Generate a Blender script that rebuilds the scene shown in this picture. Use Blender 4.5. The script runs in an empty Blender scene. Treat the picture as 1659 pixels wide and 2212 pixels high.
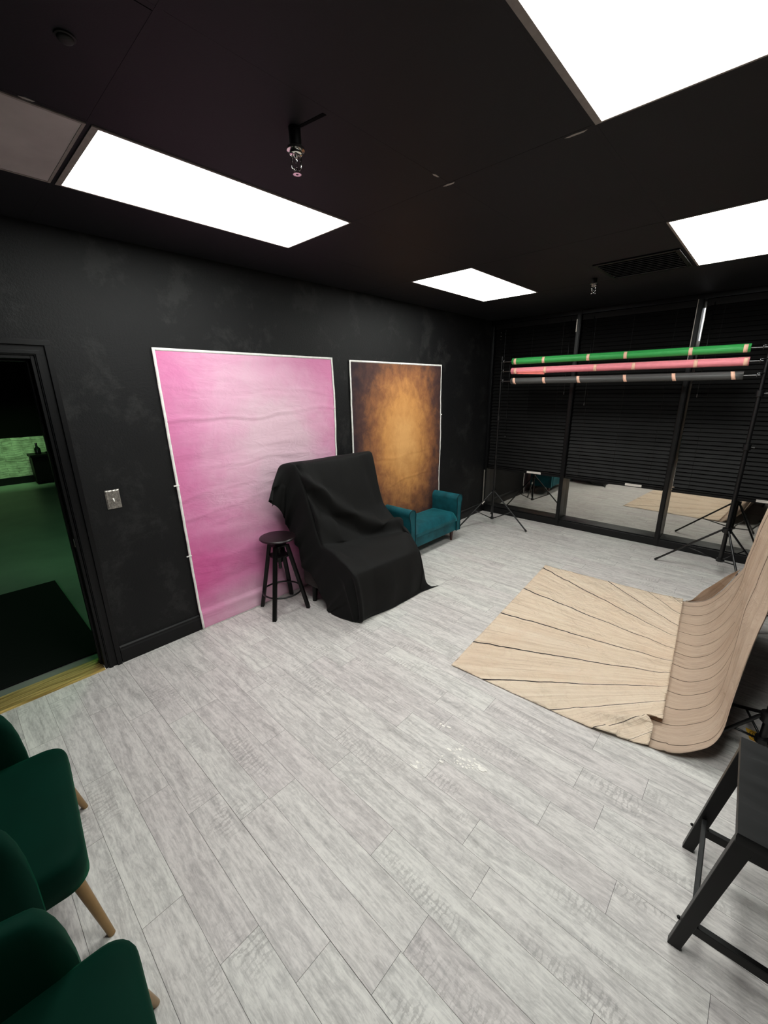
import bpy, math, random
from mathutils import Vector, Matrix, noise as mnoise
random.seed(7)
PI = math.pi
sc = bpy.context.scene
COL = sc.collection

# ------------------------------------------------------------------ helpers
def lin(c):
    return tuple(((x/255.0)/12.92 if x/255.0 <= 0.04045 else ((x/255.0+0.055)/1.055)**2.4) for x in c)

ORG = {}
def tag(o, label=None, cat=None, group=None, kind=None):
    if label: o['label'] = label
    if cat: o['category'] = cat
    if group: o['group'] = group
    if kind: o['kind'] = kind
    return o

def thing(name, loc, label, cat, rz=0.0, group=None, kind=None):
    o = bpy.data.objects.new(name, None)
    o.empty_display_size = 0.1
    COL.objects.link(o)
    o.location = loc; o.rotation_euler = (0, 0, rz)
    ORG[o.name] = Vector((0, 0, 0)) if rz else Vector(loc)
    return tag(o, label, cat, group, kind)

class G:
    """collects shapes; build() links them as ONE mesh object"""
    def __init__(s): s.v = []; s.f = []
    def add(s, vs, fs):
        n = len(s.v); s.v += [Vector(p) for p in vs]; s.f += [tuple(i+n for i in f) for f in fs]; return s
    def box(s, c, d, M=None):
        x, y, z = d[0]/2, d[1]/2, d[2]/2
        vs = [Vector((sx*x, sy*y, sz*z)) for sz in (-1, 1) for sy in (-1, 1) for sx in (-1, 1)]
        if M is not None: vs = [M @ p for p in vs]
        vs = [p + Vector(c) for p in vs]
        return s.add(vs, [(0,2,3,1), (4,5,7,6), (0,1,5,4), (2,6,7,3), (0,4,6,2), (1,3,7,5)])
    def bb(s, lo, hi):
        return s.box([(a+b)/2 for a, b in zip(lo, hi)], [abs(b-a) for a, b in zip(lo, hi)])
    def hexa(s, bot, top):
        return s.add(list(bot)+list(top), [(3,2,1,0), (4,5,6,7), (0,1,5,4), (1,2,6,5), (2,3,7,6), (3,0,4,7)])
    def cyl(s, p0, p1, r0, r1=None, seg=14, cap=True):
        r1 = r0 if r1 is None else r1
        return s.tube([p0, p1], [r0, r1], seg, cap)
    def tube(s, pts, r, seg=10, cap=True, closed=False):
        pts = [Vector(p) for p in pts]; n = len(pts)
        rs = r if isinstance(r, (list, tuple)) else [r]*n
        prev = None; vs = []
        for i, p in enumerate(pts):
            if closed: t = pts[(i+1) % n]-pts[i-1]
            else: t = pts[min(i+1, n-1)]-pts[max(i-1, 0)]
            t.normalize()
            if prev is None:
                a = Vector((0, 0, 1)) if abs(t.z) < 0.9 else Vector((1, 0, 0))
                u = t.cross(a).normalized()
            else:
                u = (prev - t*prev.dot(t)).normalized()
            prev = u; w = t.cross(u)
            for k in range(seg):
                an = 2*PI*k/seg
                vs.append(p + (u*math.cos(an)+w*math.sin(an))*rs[i])
        fs = []
        m = n if closed else n-1
        for i in range(m):
            j = (i+1) % n
            for k in range(seg):
                l = (k+1) % seg
                fs.append((i*seg+k, i*seg+l, j*seg+l, j*seg+k))
        if cap and not closed:
            fs.append(tuple(range(seg-1, -1, -1))); fs.append(tuple((n-1)*seg+k for k in range(seg)))
        return s.add(vs, fs)
    def lathe(s, prof, c, seg=24, M=None):
        vs = []; fs = []
        for r, z in prof:
            for k in range(seg):
                an = 2*PI*k/seg
                p = Vector((r*math.cos(an), r*math.sin(an), z))
                if M is not None: p = M @ p
                vs.append(p+Vector(c))
        n = len(prof)
        for i in range(n-1):
            for k in range(seg):
                l = (k+1) % seg
                fs.append((i*seg+k, i*seg+l, (i+1)*seg+l, (i+1)*seg+k))
        if prof[0][0] > 1e-5: fs.append(tuple(range(seg-1, -1, -1)))
        if prof[-1][0] > 1e-5: fs.append(tuple((n-1)*seg+k for k in range(seg)))
        return s.add(vs, fs)
    def grid(s, rows, closed_u=False):
        n = len(rows); m = len(rows[0]); vs = [p for r in rows for p in r]; fs = []
        for i in range(n-1):
            for j in range(m if closed_u else m-1):
                k = (j+1) % m
                fs.append((i*m+j, i*m+k, (i+1)*m+k, (i+1)*m+j))
        return s.add(vs, fs)
    def build(s, name, mat, parent=None, smooth=False, bevel=0, seg=2, solid=0, uv=None, subsurf=0, autos=None):
        o_ = ORG.get(parent.name, Vector((0, 0, 0))) if parent else None
        if parent is None:
            xs = [p.x for p in s.v]; ys = [p.y for p in s.v]; zs = [p.z for p in s.v]
            o_ = Vector(((min(xs)+max(xs))/2, (min(ys)+max(ys))/2, min(zs)))
        me = bpy.data.meshes.new(name)
        me.from_pydata([tuple(p-o_) for p in s.v], [], s.f)
        me.validate(); me.update()
        ob = bpy.data.objects.new(name, me); COL.objects.link(ob)
        ORG[ob.name] = o_
        if parent: ob.parent = parent
        else: ob.location = o_
        if mat: me.materials.append(mat)
        if uv:
            L = me.uv_layers.new(name='UVMap')
            for lp in me.loops: L.data[lp.index].uv = uv[lp.vertex_index]
        if smooth:
            for p in me.polygons: p.use_smooth = True
        if autos:
            me.set_sharp_from_angle(angle=math.radians(autos))
        if bevel:
            b = ob.modifiers.new('b', 'BEVEL'); b.width = bevel; b.segments = seg; b.limit_method = 'ANGLE'; b.angle_limit = 0.6
        if solid:
            b = ob.modifiers.new('s', 'SOLIDIFY'); b.thickness = solid; b.offset = -1
        if subsurf:
            b = ob.modifiers.new('u', 'SUBSURF'); b.levels = subsurf; b.render_levels = subsurf
        return ob

def dup(o, parent=None):
    c = o.copy(); COL.objects.link(c)
    if parent: c.parent = parent
    for ch in [x for x in bpy.data.objects if x.parent == o]: dup(ch, c)
    return c

# ------------------------------------------------------------------ materials
def new_mat(name):
    m = bpy.data.materials.new(name); m.use_nodes = True
    nt = m.node_tree; b = nt.nodes['Principled BSDF']
    return m, nt, b
def N(nt, t, **kw):
    n = nt.nodes.new(t)
    for k, v in kw.items():
        if hasattr(n, k) and k not in ('Scale',): setattr(n, k, v)
        else: n.inputs[k].default_value = v
    return n
def math_n(nt, op, a, b=None, c=None):
    n = nt.nodes.new('ShaderNodeMath'); n.operation = op
    for i, x in enumerate((a, b, c)):
        if x is None: continue
        if isinstance(x, (int, float)): n.inputs[i].default_value = x
        else: nt.links.new(x, n.inputs[i])
    return n.outputs[0]
def mix(nt, fac, a, b, mode='MIX'):
    n = nt.nodes.new('ShaderNodeMix'); n.data_type = 'RGBA'; n.blend_type = mode
    for i, x in ((0, fac), (6, a), (7, b)):
        if isinstance(x, (int, float)): n.inputs[i].default_value = x
        elif isinstance(x, tuple): n.inputs[i].default_value = (x+(1,))[:4]
        else: nt.links.new(x, n.inputs[i])
    return n.outputs[2]
def ramp(nt, val, stops, interp='LINEAR'):
    n = nt.nodes.new('ShaderNodeValToRGB'); cr = n.color_ramp; cr.interpolation = interp
    while len(cr.elements) < len(stops): cr.elements.new(0.5)
    for e, (p, c) in zip(cr.elements, stops):
        e.position = p; e.color = (c, c, c, 1) if isinstance(c, (int, float)) else (tuple(c)+(1,))[:4]
    nt.links.new(val, n.inputs[0]); return n.outputs[0]
def coords(nt, kind='Object', scale=(1, 1, 1), loc=(0, 0, 0)):
    t = nt.nodes.new('ShaderNodeTexCoord'); mp = nt.nodes.new('ShaderNodeMapping')
    mp.inputs['Scale'].default_value = scale; mp.inputs['Location'].default_value = loc
    nt.links.new(t.outputs[kind], mp.inputs[0]); return mp.outputs[0]
def noise(nt, vec, scale, detail=4, rough=0.55, dist=0.0):
    n = nt.nodes.new('ShaderNodeTexNoise'); n.inputs['Scale'].default_value = scale
    n.inputs['Detail'].default_value = detail; n.inputs['Roughness'].default_value = rough
    n.inputs['Distortion'].default_value = dist
    nt.links.new(vec, n.inputs['Vector']); return n.outputs[0]
def bump(nt, b, h, strength=0.3, dist=0.01):
    n = nt.nodes.new('ShaderNodeBump'); n.inputs['Strength'].default_value = strength
    n.inputs['Distance'].default_value = dist
    nt.links.new(h, n.inputs['Height']); nt.links.new(n.outputs[0], b.inputs['Normal'])

def simple(name, rgb, rough=0.5, metal=0.0, spec=0.5, var=0.12, scale=25, bmp=0.0, sheen=0.0, sheen_rough=0.4, sheen_tint=None, coat=0.0):
    m, nt, b = new_mat(name); c = lin(rgb)
    v = coords(nt)
    n = noise(nt, v, scale, 4)
    lo = tuple(x*(1-var) for x in c); hi = tuple(min(1, x*(1+var)) for x in c)
    nt.links.new(ramp(nt, n, [(0.3, lo), (0.7, hi)]), b.inputs['Base Color'])
    b.inputs['Roughness'].default_value = rough; b.inputs['Metallic'].default_value = metal
    b.inputs['Specular IOR Level'].default_value = spec
    if sheen:
        b.inputs['Sheen Weight'].default_value = sheen; b.inputs['Sheen Roughness'].default_value = sheen_rough
        if sheen_tint: b.inputs['Sheen Tint'].default_value = lin(sheen_tint)+(1,)
    if coat: b.inputs['Coat Weight'].default_value = coat
    if bmp: bump(nt, b, n, bmp, 0.004)
    return m

def emit(name, rgb, strength):
    m, nt, b = new_mat(name)
    v = coords(nt); n = noise(nt, v, 3, 2)
    c = lin(rgb)
    nt.links.new(ramp(nt, n, [(0.3, tuple(x*0.96 for x in c)), (0.7, c)]), b.inputs['Emission Color'])
    b.inputs['Base Color'].default_value = (0.8, 0.8, 0.8, 1)
    b.inputs['Emission Strength'].default_value = strength
    return m

PANEL_STRENGTH = 16.0
M = {}
M['panel'] = emit('panel_light', (250, 253, 247), PANEL_STRENGTH)
M['panel_frame'] = simple('panel_frame', (150, 143, 138), 0.6, spec=0.2)
M['dead_panel'] = simple('unlit_diffuser', (190, 182, 180), 0.45, scale=4, var=0.15)
M['black_metal'] = simple('black_metal', (13, 13, 15), 0.38, spec=0.5)
M['dark_metal'] = simple('brushed_rod', (120, 120, 122), 0.35, metal=1.0)
M['chrome'] = simple('chrome', (215, 212, 208), 0.14, metal=1.0, var=0.04)
M['pewter'] = simple('pewter', (165, 160, 154), 0.32, metal=0.8, var=0.45, scale=90, bmp=0.5)
M['black_frame'] = simple('black_window_frame', (8, 8, 10), 0.38, spec=0.35)
M['aluminium'] = simple('bare_aluminium', (185, 178, 168), 0.4, metal=0.7)
M['black_wood'] = simple('black_wood', (9, 8, 8), 0.42, spec=0.28, scale=30)
M['black_trim'] = simple('black_trim_paint', (8, 8, 10), 0.42, spec=0.28)
M['white_label'] = simple('white_sticker', (222, 215, 208), 0.5)
M['gold_leg'] = simple('gold_leg', (152, 122, 82), 0.36, metal=0.55, var=0.08)
M['dark_leg'] = simple('walnut_leg', (62, 28, 22), 0.3, spec=0.5)
M['white_trim'] = simple('white_border', (240, 238, 234), 0.6)
M['tape'] = simple('peach_tape', (247, 196, 172), 0.6, var=0.06)
M['green_paper'] = simple('green_paper', (52, 160, 78), 0.55, var=0.05)
M['pink_paper'] = simple('pink_paper', (240, 140, 152), 0.55, var=0.05)
M['coral_paper'] = simple('coral_paper', (246, 132, 124), 0.55, var=0.05)
M['grey_paper'] = simple('charcoal_paper', (72, 72, 72), 0.5, var=0.05)
M['velvet_green'] = simple('green_velvet', (0, 37, 27), 0.75, spec=0.08, var=0.1, scale=6, sheen=0.4, sheen_rough=0.35, sheen_tint=(0, 120, 80))
M['velvet_teal'] = simple('teal_velvet', (15, 78, 88), 0.6, spec=0.25, var=0.35, scale=9, sheen=0.6, sheen_rough=0.35, sheen_tint=(60, 170, 175))
M['teal_piping'] = simple('teal_piping', (8, 48, 56), 0.6, spec=0.2)
M['seat_brown'] = simple('dark_plum_seat', (27, 17, 20), 0.34, spec=0.5)
M['yellow_tag'] = simple('yellow_tag', (225, 172, 52), 0.5)
M['black_ink'] = simple('black_ink', (30, 22, 10), 0.6)
M['grey_upholstery'] = simple('grey_upholstery', (58, 54, 52), 0.8)
M['mat_rubber'] = simple('black_mat', (10, 12, 12), 0.85, spec=0.15, scale=120, bmp=0.4)
M['black_room'] = simple('black_painted_room', (5, 5, 5), 0.8, spec=0.05)
M['cabinet_black'] = simple('cabinet_black', (5, 5, 5), 0.55, spec=0.15)
M['rubber'] = simple('rubber_foot', (12, 12, 12), 0.7)
M['chip_white'] = simple('white_paint_chip', (238, 234, 228), 0.55)
M['clip_white'] = simple('bare_grid_metal', (165, 160, 155), 0.5)
M['dark_void'] = simple('dark_gap', (8, 8, 9), 0.9, spec=0.1)
M['bottle'] = simple('dark_bottle', (14, 18, 16), 0.25)
M['pale_box'] = simple('pale_box', (210, 225, 205), 0.5)
M['brown_pot'] = simple('brown_pot', (95, 60, 35), 0.6)

def m_black_cloth():
    m, nt, b = new_mat('black_cloth'); v = coords(nt)
    n = noise(nt, v, 5, 3); f = noise(nt, v, 400, 2)
    nt.links.new(ramp(nt, n, [(0.3, lin((13, 13, 13))), (0.7, lin((16, 16, 16)))]), b.inputs['Base Color'])
    b.inputs['Roughness'].default_value = 0.75; b.inputs['Specular IOR Level'].default_value = 0.18
    b.inputs['Sheen Weight'].default_value = 0.02
    w = noise(nt, v, 9, 5, 0.6, 0.6)
    h = math_n(nt, 'ADD', math_n(nt, 'MULTIPLY', w, 1.0), math_n(nt, 'MULTIPLY', f, 0.02))
    bump(nt, b, h, 0.2, 0.015); return m
M['black_cloth'] = m_black_cloth()

def m_floor():
    m, nt, b = new_mat('grey_wood_planks')
    v0 = coords(nt, 'UV')
    at = nt.nodes.new('ShaderNodeAttribute'); at.attribute_name = 'prand'
    r = at.outputs['Fac']
    # shift the print per plank
    cmb = nt.nodes.new('ShaderNodeCombineXYZ')
    nt.links.new(math_n(nt, 'MULTIPLY', r, 37.0), cmb.inputs[0]); nt.links.new(math_n(nt, 'MULTIPLY', r, 91.0), cmb.inputs[1])
    add = nt.nodes.new('ShaderNodeVectorMath'); add.operation = 'ADD'
    nt.links.new(v0, add.inputs[0]); nt.links.new(cmb.outputs[0], add.inputs[1])
    v = add.outputs[0]
    def sc_(sx, sy):
        mp = nt.nodes.new('ShaderNodeMapping'); mp.inputs['Scale'].default_value = (sx, sy, 1)
        nt.links.new(v, mp.inputs[0]); return mp.outputs[0]
    g1 = noise(nt, sc_(3.0, 24), 1.0, 8, 0.68, 0.8)      # long grain
    g2 = noise(nt, sc_(16, 110), 1.0, 5, 0.7, 0.6)       # fine grain
    g3 = noise(nt, sc_(22, 34), 1.0, 5, 0.7, 1.2)        # mottling
    bl = noise(nt, sc_(5, 13), 1.0, 6, 0.66, 2.2)        # grey blotches
    mk = noise(nt, sc_(2.1, 6.0), 1.0, 2, 0.5, 0.3)      # where saw marks show
    wv = nt.nodes.new('ShaderNodeTexWave'); wv.wave_type = 'BANDS'; wv.bands_direction = 'X'
    wv.inputs['Scale'].default_value = 13.0; wv.inputs['Distortion'].default_value = 11.0
    wv.inputs['Detail'].default_value = 4; wv.inputs['Detail Scale'].default_value = 2.2; wv.inputs['Detail Roughness'].default_value = 0.7
    nt.links.new(sc_(1.0, 0.5), wv.inputs['Vector'])
    gg = math_n(nt, 'ADD', math_n(nt, 'MULTIPLY', g1, 0.55), math_n(nt, 'ADD', math_n(nt, 'MULTIPLY', g2, 0.2), math_n(nt, 'MULTIPLY', g3, 0.25)))
    base = ramp(nt, gg, [(0.30, lin((150, 146, 144))), (0.44, lin((192, 188, 186))), (0.54, lin((216, 212, 209))), (0.68, lin((232, 229, 225)))])
    fine = ramp(nt, g2, [(0.30, 0.86), (0.56, 1.0)])
    c1 = mix(nt, 1.0, base, fine, 'MULTIPLY')
    blot = ramp(nt, bl, [(0.55, 0.0), (0.68, 0.5)])
    c2 = mix(nt, blot, c1, lin((166, 163, 162)))
    saw = math_n(nt, 'MULTIPLY', ramp(nt, wv.outputs[0], [(0.55, 0.0), (0.95, 1.0)]), ramp(nt, mk, [(0.57, 0.0), (0.68, 0.42)]))
    c3 = mix(nt, saw, c2, lin((136, 132, 130)))
    hs = nt.nodes.new('ShaderNodeHueSaturation'); nt.links.new(c3, hs.inputs['Color'])
    nt.links.new(math_n(nt, 'MULTIPLY_ADD', r, 0.10, 0.955), hs.inputs['Value'])
    tint = mix(nt, r, (1.0, 0.975, 0.985), (0.98, 1.0, 0.985))
    c4 = mix(nt, 1.0, hs.outputs[0], tint, 'MULTIPLY')
    nt.links.new(c4, b.inputs['Base Color'])
    b.inputs['Roughness'].default_value = 0.44; b.inputs['Specular IOR Level'].default_value = 0.4
    h = math_n(nt, 'SUBTRACT', math_n(nt, 'ADD', g1, math_n(nt, 'MULTIPLY', g2, 0.4)), math_n(nt, 'MULTIPLY', saw, 0.5))
    bump(nt, b, h, 0.2, 0.003)
    return m
M['floor'] = m_floor()

def m_wall():
    m, nt, b = new_mat('black_textured_paint'); v = coords(nt)
    n1 = noise(nt, v, 1.3, 3); n2 = noise(nt, v, 3.4, 9, 0.72, 0.2); f = noise(nt, v, 75, 5, 0.6)
    base = ramp(nt, n1, [(0.3, lin((14, 14, 16))), (0.7, lin((21, 21, 22)))])
    patch = ramp(nt, n2, [(0.53, 0.0), (0.62, 0.6)])
    c = mix(nt, patch, base, lin((42, 42, 42)))
    nt.links.new(c, b.inputs['Base Color'])
    b.inputs['Roughness'].default_value = 0.6; b.inputs['Specular IOR Level'].default_value = 0.25
    st = ramp(nt, f, [(0.42, 0.0), (0.6, 1.0)])
    bump(nt, b, math_n(nt, 'ADD', st, math_n(nt, 'MULTIPLY', n2, 1.5)), 0.22, 0.004); return m
M['wall'] = m_wall()

def m_ceiling():
    m, nt, b = new_mat('black_ceiling_paint'); v = coords(nt)
    n1 = noise(nt, v, 1.1, 3); f = noise(nt, v, 160, 3)
    nt.links.new(ramp(nt, n1, [(0.3, lin((24, 24, 28))), (0.7, lin((31, 31, 35)))]), b.inputs['Base Color'])
    b.inputs['Roughness'].default_value = 0.6; b.inputs['Specular IOR Level'].default_value = 0.25
    bump(nt, b, f, 0.12, 0.002); return m
M['ceiling'] = m_ceiling()

def m_mirror():
    m, nt, b = new_mat('mirror_window_film'); v = coords(nt)
    n = noise(nt, v, 2, 2)
    nt.links.new(ramp(nt, n, [(0.3, (0.60, 0.58, 0.54)), (0.7, (0.66, 0.64, 0.60))]), b.inputs['Base Color'])
    b.inputs['Metallic'].default_value = 1.0; b.inputs['Roughness'].default_value = 0.03
    bump(nt, b, noise(nt, v, 1.3, 1), 0.01, 0.01); return m
M['mirror'] = m_mirror()

def m_blind():
    m, nt, b = new_mat('black_blind'); v = coords(nt)
    n = noise(nt, v, 6, 3)
    nt.links.new(ramp(nt, n, [(0.3, lin((12, 11, 12))), (0.7, lin((17, 16, 16)))]), b.inputs['Base Color'])
    b.inputs['Roughness'].default_value = 0.55; b.inputs['Specular IOR Level'].default_value = 0.2; return m
M['blind'] = m_blind()

def wrinkle(nt, v, s=1.0):
    a = noise(nt, v, 1.6*s, 5, 0.5, 0.9); c = noise(nt, v, 5.5*s, 4, 0.55, 1.2)
    r1 = math_n(nt, 'ABSOLUTE', math_n(nt, 'SUBTRACT', a, 0.5)); r2 = math_n(nt, 'ABSOLUTE', math_n(nt, 'SUBTRACT', c, 0.5))
    return math_n(nt, 'ADD', math_n(nt, 'MULTIPLY', r1, -1.0), math_n(nt, 'MULTIPLY', r2, -0.45))

def m_pink():
    m, nt, b = new_mat('pink_mottled_print'); u = coords(nt, 'UV')
    v = coords(nt, 'UV', (1.0, 1.4, 1))
    n1 = noise(nt, v, 1.6, 4, 0.55, 0.5); n2 = noise(nt, v, 9, 6, 0.65, 0.5)
    sx = nt.nodes.new('ShaderNodeSeparateXYZ'); nt.links.new(u, sx.inputs[0])
    X, Y = sx.outputs[0], sx.outputs[1]
    # pale centre, deep rose edges: part of the printed pattern
    dx = math_n(nt, 'MULTIPLY', math_n(nt, 'SUBTRACT', X, 0.56), 1.75); dy = math_n(nt, 'MULTIPLY', math_n(nt, 'SUBTRACT', Y, 0.62), 1.35)
    d = math_n(nt, 'SQRT', math_n(nt, 'ADD', math_n(nt, 'MULTIPLY', dx, dx), math_n(nt, 'MULTIPLY', dy, dy)))
    t = math_n(nt, 'ADD', math_n(nt, 'MULTIPLY', d, 0.62), math_n(nt, 'MULTIPLY', math_n(nt, 'SUBTRACT', n1, 0.5), 1.0))
    t = math_n(nt, 'ADD', t, math_n(nt, 'MULTIPLY', math_n(nt, 'SUBTRACT', n2, 0.5), 0.28))
    band = math_n(nt, 'MULTIPLY', math_n(nt, 'SUBTRACT', Y, 0.22), 7.0)    # rose band low down
    bandm = math_n(nt, 'POWER', 2.718, math_n(nt, 'MULTIPLY', math_n(nt, 'MULTIPLY', band, band), -1.0))
    t = math_n(nt, 'ADD', t, math_n(nt, 'MULTIPLY', bandm, 0.28))
    low = ramp(nt, Y, [(0.02, 0.34), (0.16, 0.0)])
    t = math_n(nt, 'SUBTRACT', t, low)
    c = ramp(nt, t, [(0.05, lin((230, 194, 210))), (0.30, lin((228, 172, 200))), (0.58, lin((220, 136, 180))), (0.9, lin((214, 98, 158)))])
    nt.links.new(c, b.inputs['Base Color'])
    b.inputs['Roughness'].default_value = 0.6; b.inputs['Specular IOR Level'].default_value = 0.22
    o = coords(nt, 'Object', (1, 1.0, 2.3))
    bump(nt, b, wrinkle(nt, o, 0.9), 0.4, 0.03); return m
M['pink_print'] = m_pink()

def m_brown():
    m, nt, b = new_mat('golden_brown_print'); u = coords(nt, 'UV')
    n1 = noise(nt, u, 2.4, 5, 0.6, 0.2); n2 = noise(nt, u, 13, 7, 0.7, 0.25)
    sx = nt.nodes.new('ShaderNodeSeparateXYZ'); nt.links.new(u, sx.inputs[0])
    dx = math_n(nt, 'MULTIPLY', math_n(nt, 'SUBTRACT', sx.outputs[0], 0.54), 1.75); dy = math_n(nt, 'MULTIPLY', math_n(nt, 'SUBTRACT', sx.outputs[1], 0.60), 1.5)
    d = math_n(nt, 'SQRT', math_n(nt, 'ADD', math_n(nt, 'MULTIPLY', dx, dx), math_n(nt, 'MULTIPLY', dy, dy)))
    t = math_n(nt, 'ADD', d, math_n(nt, 'MULTIPLY', math_n(nt, 'SUBTRACT', n1, 0.5), 0.36))
    t = math_n(nt, 'ADD', t, math_n(nt, 'MULTIPLY', math_n(nt, 'SUBTRACT', n2, 0.5), 0.65))
    c = ramp(nt, t, [(0.05, lin((222, 166, 104))), (0.32, lin((200, 142, 84))), (0.55, lin((150, 100, 66))), (0.78, lin((86, 60, 54))), (1.0, lin((52, 40, 46)))])
    nt.links.new(c, b.inputs['Base Color'])
    b.inputs['Roughness'].default_value = 0.6; b.inputs['Specular IOR Level'].default_value = 0.2
    bump(nt, b, wrinkle(nt, coords(nt, 'Object'), 1.0), 0.2, 0.02); return m
M['brown_print'] = m_brown()

def m_planks(name, tones, line_w, grain, crinkle, line_dark, wobble):
    m, nt, b = new_mat(name); u = coords(nt, 'UV')
    sx = nt.nodes.new('ShaderNodeSeparateXYZ'); nt.links.new(u, sx.inputs[0])
    wob = noise(nt, coords(nt, 'UV', (0.35, 3.0, 1)), 1.6, 3)
    U = math_n(nt, 'ADD', sx.outputs[0], math_n(nt, 'MULTIPLY', math_n(nt, 'SUBTRACT', wob, 0.5), wobble))
    fr = math_n(nt, 'FRACT', U); idx = math_n(nt, 'FLOOR', U)
    wn = nt.nodes.new('ShaderNodeTexWhiteNoise'); wn.noise_dimensions = '1D'; nt.links.new(idx, wn.inputs['W'])
    dist = math_n(nt, 'MINIMUM', fr, math_n(nt, 'SUBTRACT', 1.0, fr))
    lw = math_n(nt, 'MULTIPLY', math_n(nt, 'ADD', noise(nt, u, 0.9, 2), 0.35), line_w)
    line = math_n(nt, 'LESS_THAN', dist, lw)
    gv = nt.nodes.new('ShaderNodeCombineXYZ')
    nt.links.new(math_n(nt, 'MULTIPLY', U, 9.0), gv.inputs[0]); nt.links.new(math_n(nt, 'MULTIPLY', sx.outputs[1], 1.3), gv.inputs[1])
    nt.links.new(math_n(nt, 'MULTIPLY', wn.outputs[0], 20.0), gv.inputs[2])
    g = noise(nt, gv.outputs[0], 1.0, 7, 0.66, 0.5)
    gv2 = nt.nodes.new('ShaderNodeCombineXYZ')
    nt.links.new(math_n(nt, 'MULTIPLY', U, 38.0), gv2.inputs[0]); nt.links.new(math_n(nt, 'MULTIPLY', sx.outputs[1], 2.0), gv2.inputs[1])
    g2 = noise(nt, gv2.outputs[0], 1.0, 4, 0.6, 0.3)
    big = noise(nt, coords(nt, 'UV', (0.5, 2.0, 1)), 1.5, 3)
    c = ramp(nt, g, [(0.25, lin(tones[0])), (0.5, lin(tones[1])), (0.75, lin(tones[2]))])
    c = mix(nt, math_n(nt, 'MULTIPLY', ramp(nt, g2, [(0.54, 0.0), (0.72, 1.0)]), grain), c, lin(tones[3]))
    c = mix(nt, ramp(nt, big, [(0.5, 0.0), (0.72, 0.4)]), c, lin(tones[4]))
    c = mix(nt, math_n(nt, 'MULTIPLY', wn.outputs[0], 0.25), c, lin(tones[2]))
    c = mix(nt, line, c, lin(line_dark))
    nt.links.new(c, b.inputs['Base Color'])
    b.inputs['Roughness'].default_value = 0.7; b.inputs['Specular IOR Level'].default_value = 0.18
    ov = coords(nt, 'Object')
    wn3 = nt.nodes.new('ShaderNodeTexNoise'); wn3.inputs['Scale'].default_value = 5; nt.links.new(ov, wn3.inputs['Vector'])
    sv = nt.nodes.new('ShaderNodeVectorMath'); sv.operation = 'SCALE'; sv.inputs['Scale'].default_value = 0.22; nt.links.new(wn3.outputs['Color'], sv.inputs[0])
    av = nt.nodes.new('ShaderNodeVectorMath'); av.operation = 'ADD'; nt.links.new(ov, av.inputs[0]); nt.links.new(sv.outputs[0], av.inputs[1])
    vh = []
    for sc3 in (5.0, 12.0):
        vn = nt.nodes.new('ShaderNodeTexVoronoi'); vn.inputs['Scale'].default_value = sc3; nt.links.new(av.outputs[0], vn.inputs['Vector']); vh.append(vn.outputs['Distance'])
    msk = ramp(nt, noise(nt, ov, 2.3, 2), [(0.42, 0.15), (0.6, 1.0)])
    cru = math_n(nt, 'MULTIPLY', math_n(nt, 'ADD', vh[0], math_n(nt, 'MULTIPLY', vh[1], 0.4)), msk)
    bump(nt, b, math_n(nt, 'ADD', wrinkle(nt, ov, 2.2), math_n(nt, 'MULTIPLY', cru, 0.5)), crinkle, 0.06); return m
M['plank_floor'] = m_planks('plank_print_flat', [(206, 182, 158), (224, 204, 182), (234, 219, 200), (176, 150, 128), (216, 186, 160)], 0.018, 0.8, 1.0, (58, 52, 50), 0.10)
M['plank_hang_shaded'] = m_planks('plank_print_hanging_shaded', [(168, 146, 128), (182, 160, 142), (192, 172, 154), (120, 102, 90), (176, 152, 134)], 0.022, 0.75, 0.35, (84, 70, 60), 0.03)  # plank tones darkened: shade of the upright cloth put into its colour

def m_stone():
    m, nt, b = new_mat('stacked_ledgestone'); v = coords(nt, 'Object', (1, 1, 1))
    sx = nt.nodes.new('ShaderNodeSeparateXYZ'); nt.links.new(v, sx.inputs[0])
    cb = nt.nodes.new('ShaderNodeCombineXYZ'); nt.links.new(sx.outputs[1], cb.inputs[0]); nt.links.new(sx.outputs[2], cb.inputs[1])
    br = nt.nodes.new('ShaderNodeTexBrick'); br.inputs['Scale'].default_value = 1.0
    br.inputs['Brick Width'].default_value = 0.34; br.inputs['Row Height'].default_value = 0.05; br.inputs['Mortar Size'].default_value = 0.006
    br.inputs['Color1'].default_value = lin((200, 196, 180))+(1,); br.inputs['Color2'].default_value = lin((130, 128, 112))+(1,)
    br.inputs['Mortar'].default_value = lin((100, 97, 86))+(1,)
    dst = nt.nodes.new('ShaderNodeVectorMath'); dst.operation = 'ADD'
    nz = nt.nodes.new('ShaderNodeTexNoise'); nz.inputs['Scale'].default_value = 3; nt.links.new(cb.outputs[0], nz.inputs['Vector'])
    scv = nt.nodes.new('ShaderNodeVectorMath'); scv.operation = 'SCALE'; scv.inputs['Scale'].default_value = 0.16
    nt.links.new(nz.outputs['Color'], scv.inputs[0]); nt.links.new(cb.outputs[0], dst.inputs[0]); nt.links.new(scv.outputs[0], dst.inputs[1])
    nt.links.new(dst.outputs[0], br.inputs['Vector'])
    n = noise(nt, cb.outputs[0], 7, 5)
    c = mix(nt, 0.55, br.outputs[0], ramp(nt, n, [(0.3, lin((110, 108, 95))), (0.7, lin((220, 216, 200)))]))
    nt.links.new(c, b.inputs['Base Color']); b.inputs['Roughness'].default_value = 0.8
    bump(nt, b, math_n(nt, 'ADD', n, br.outputs[1]), 0.6, 0.02); return m
M['stone'] = m_stone()

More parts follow.
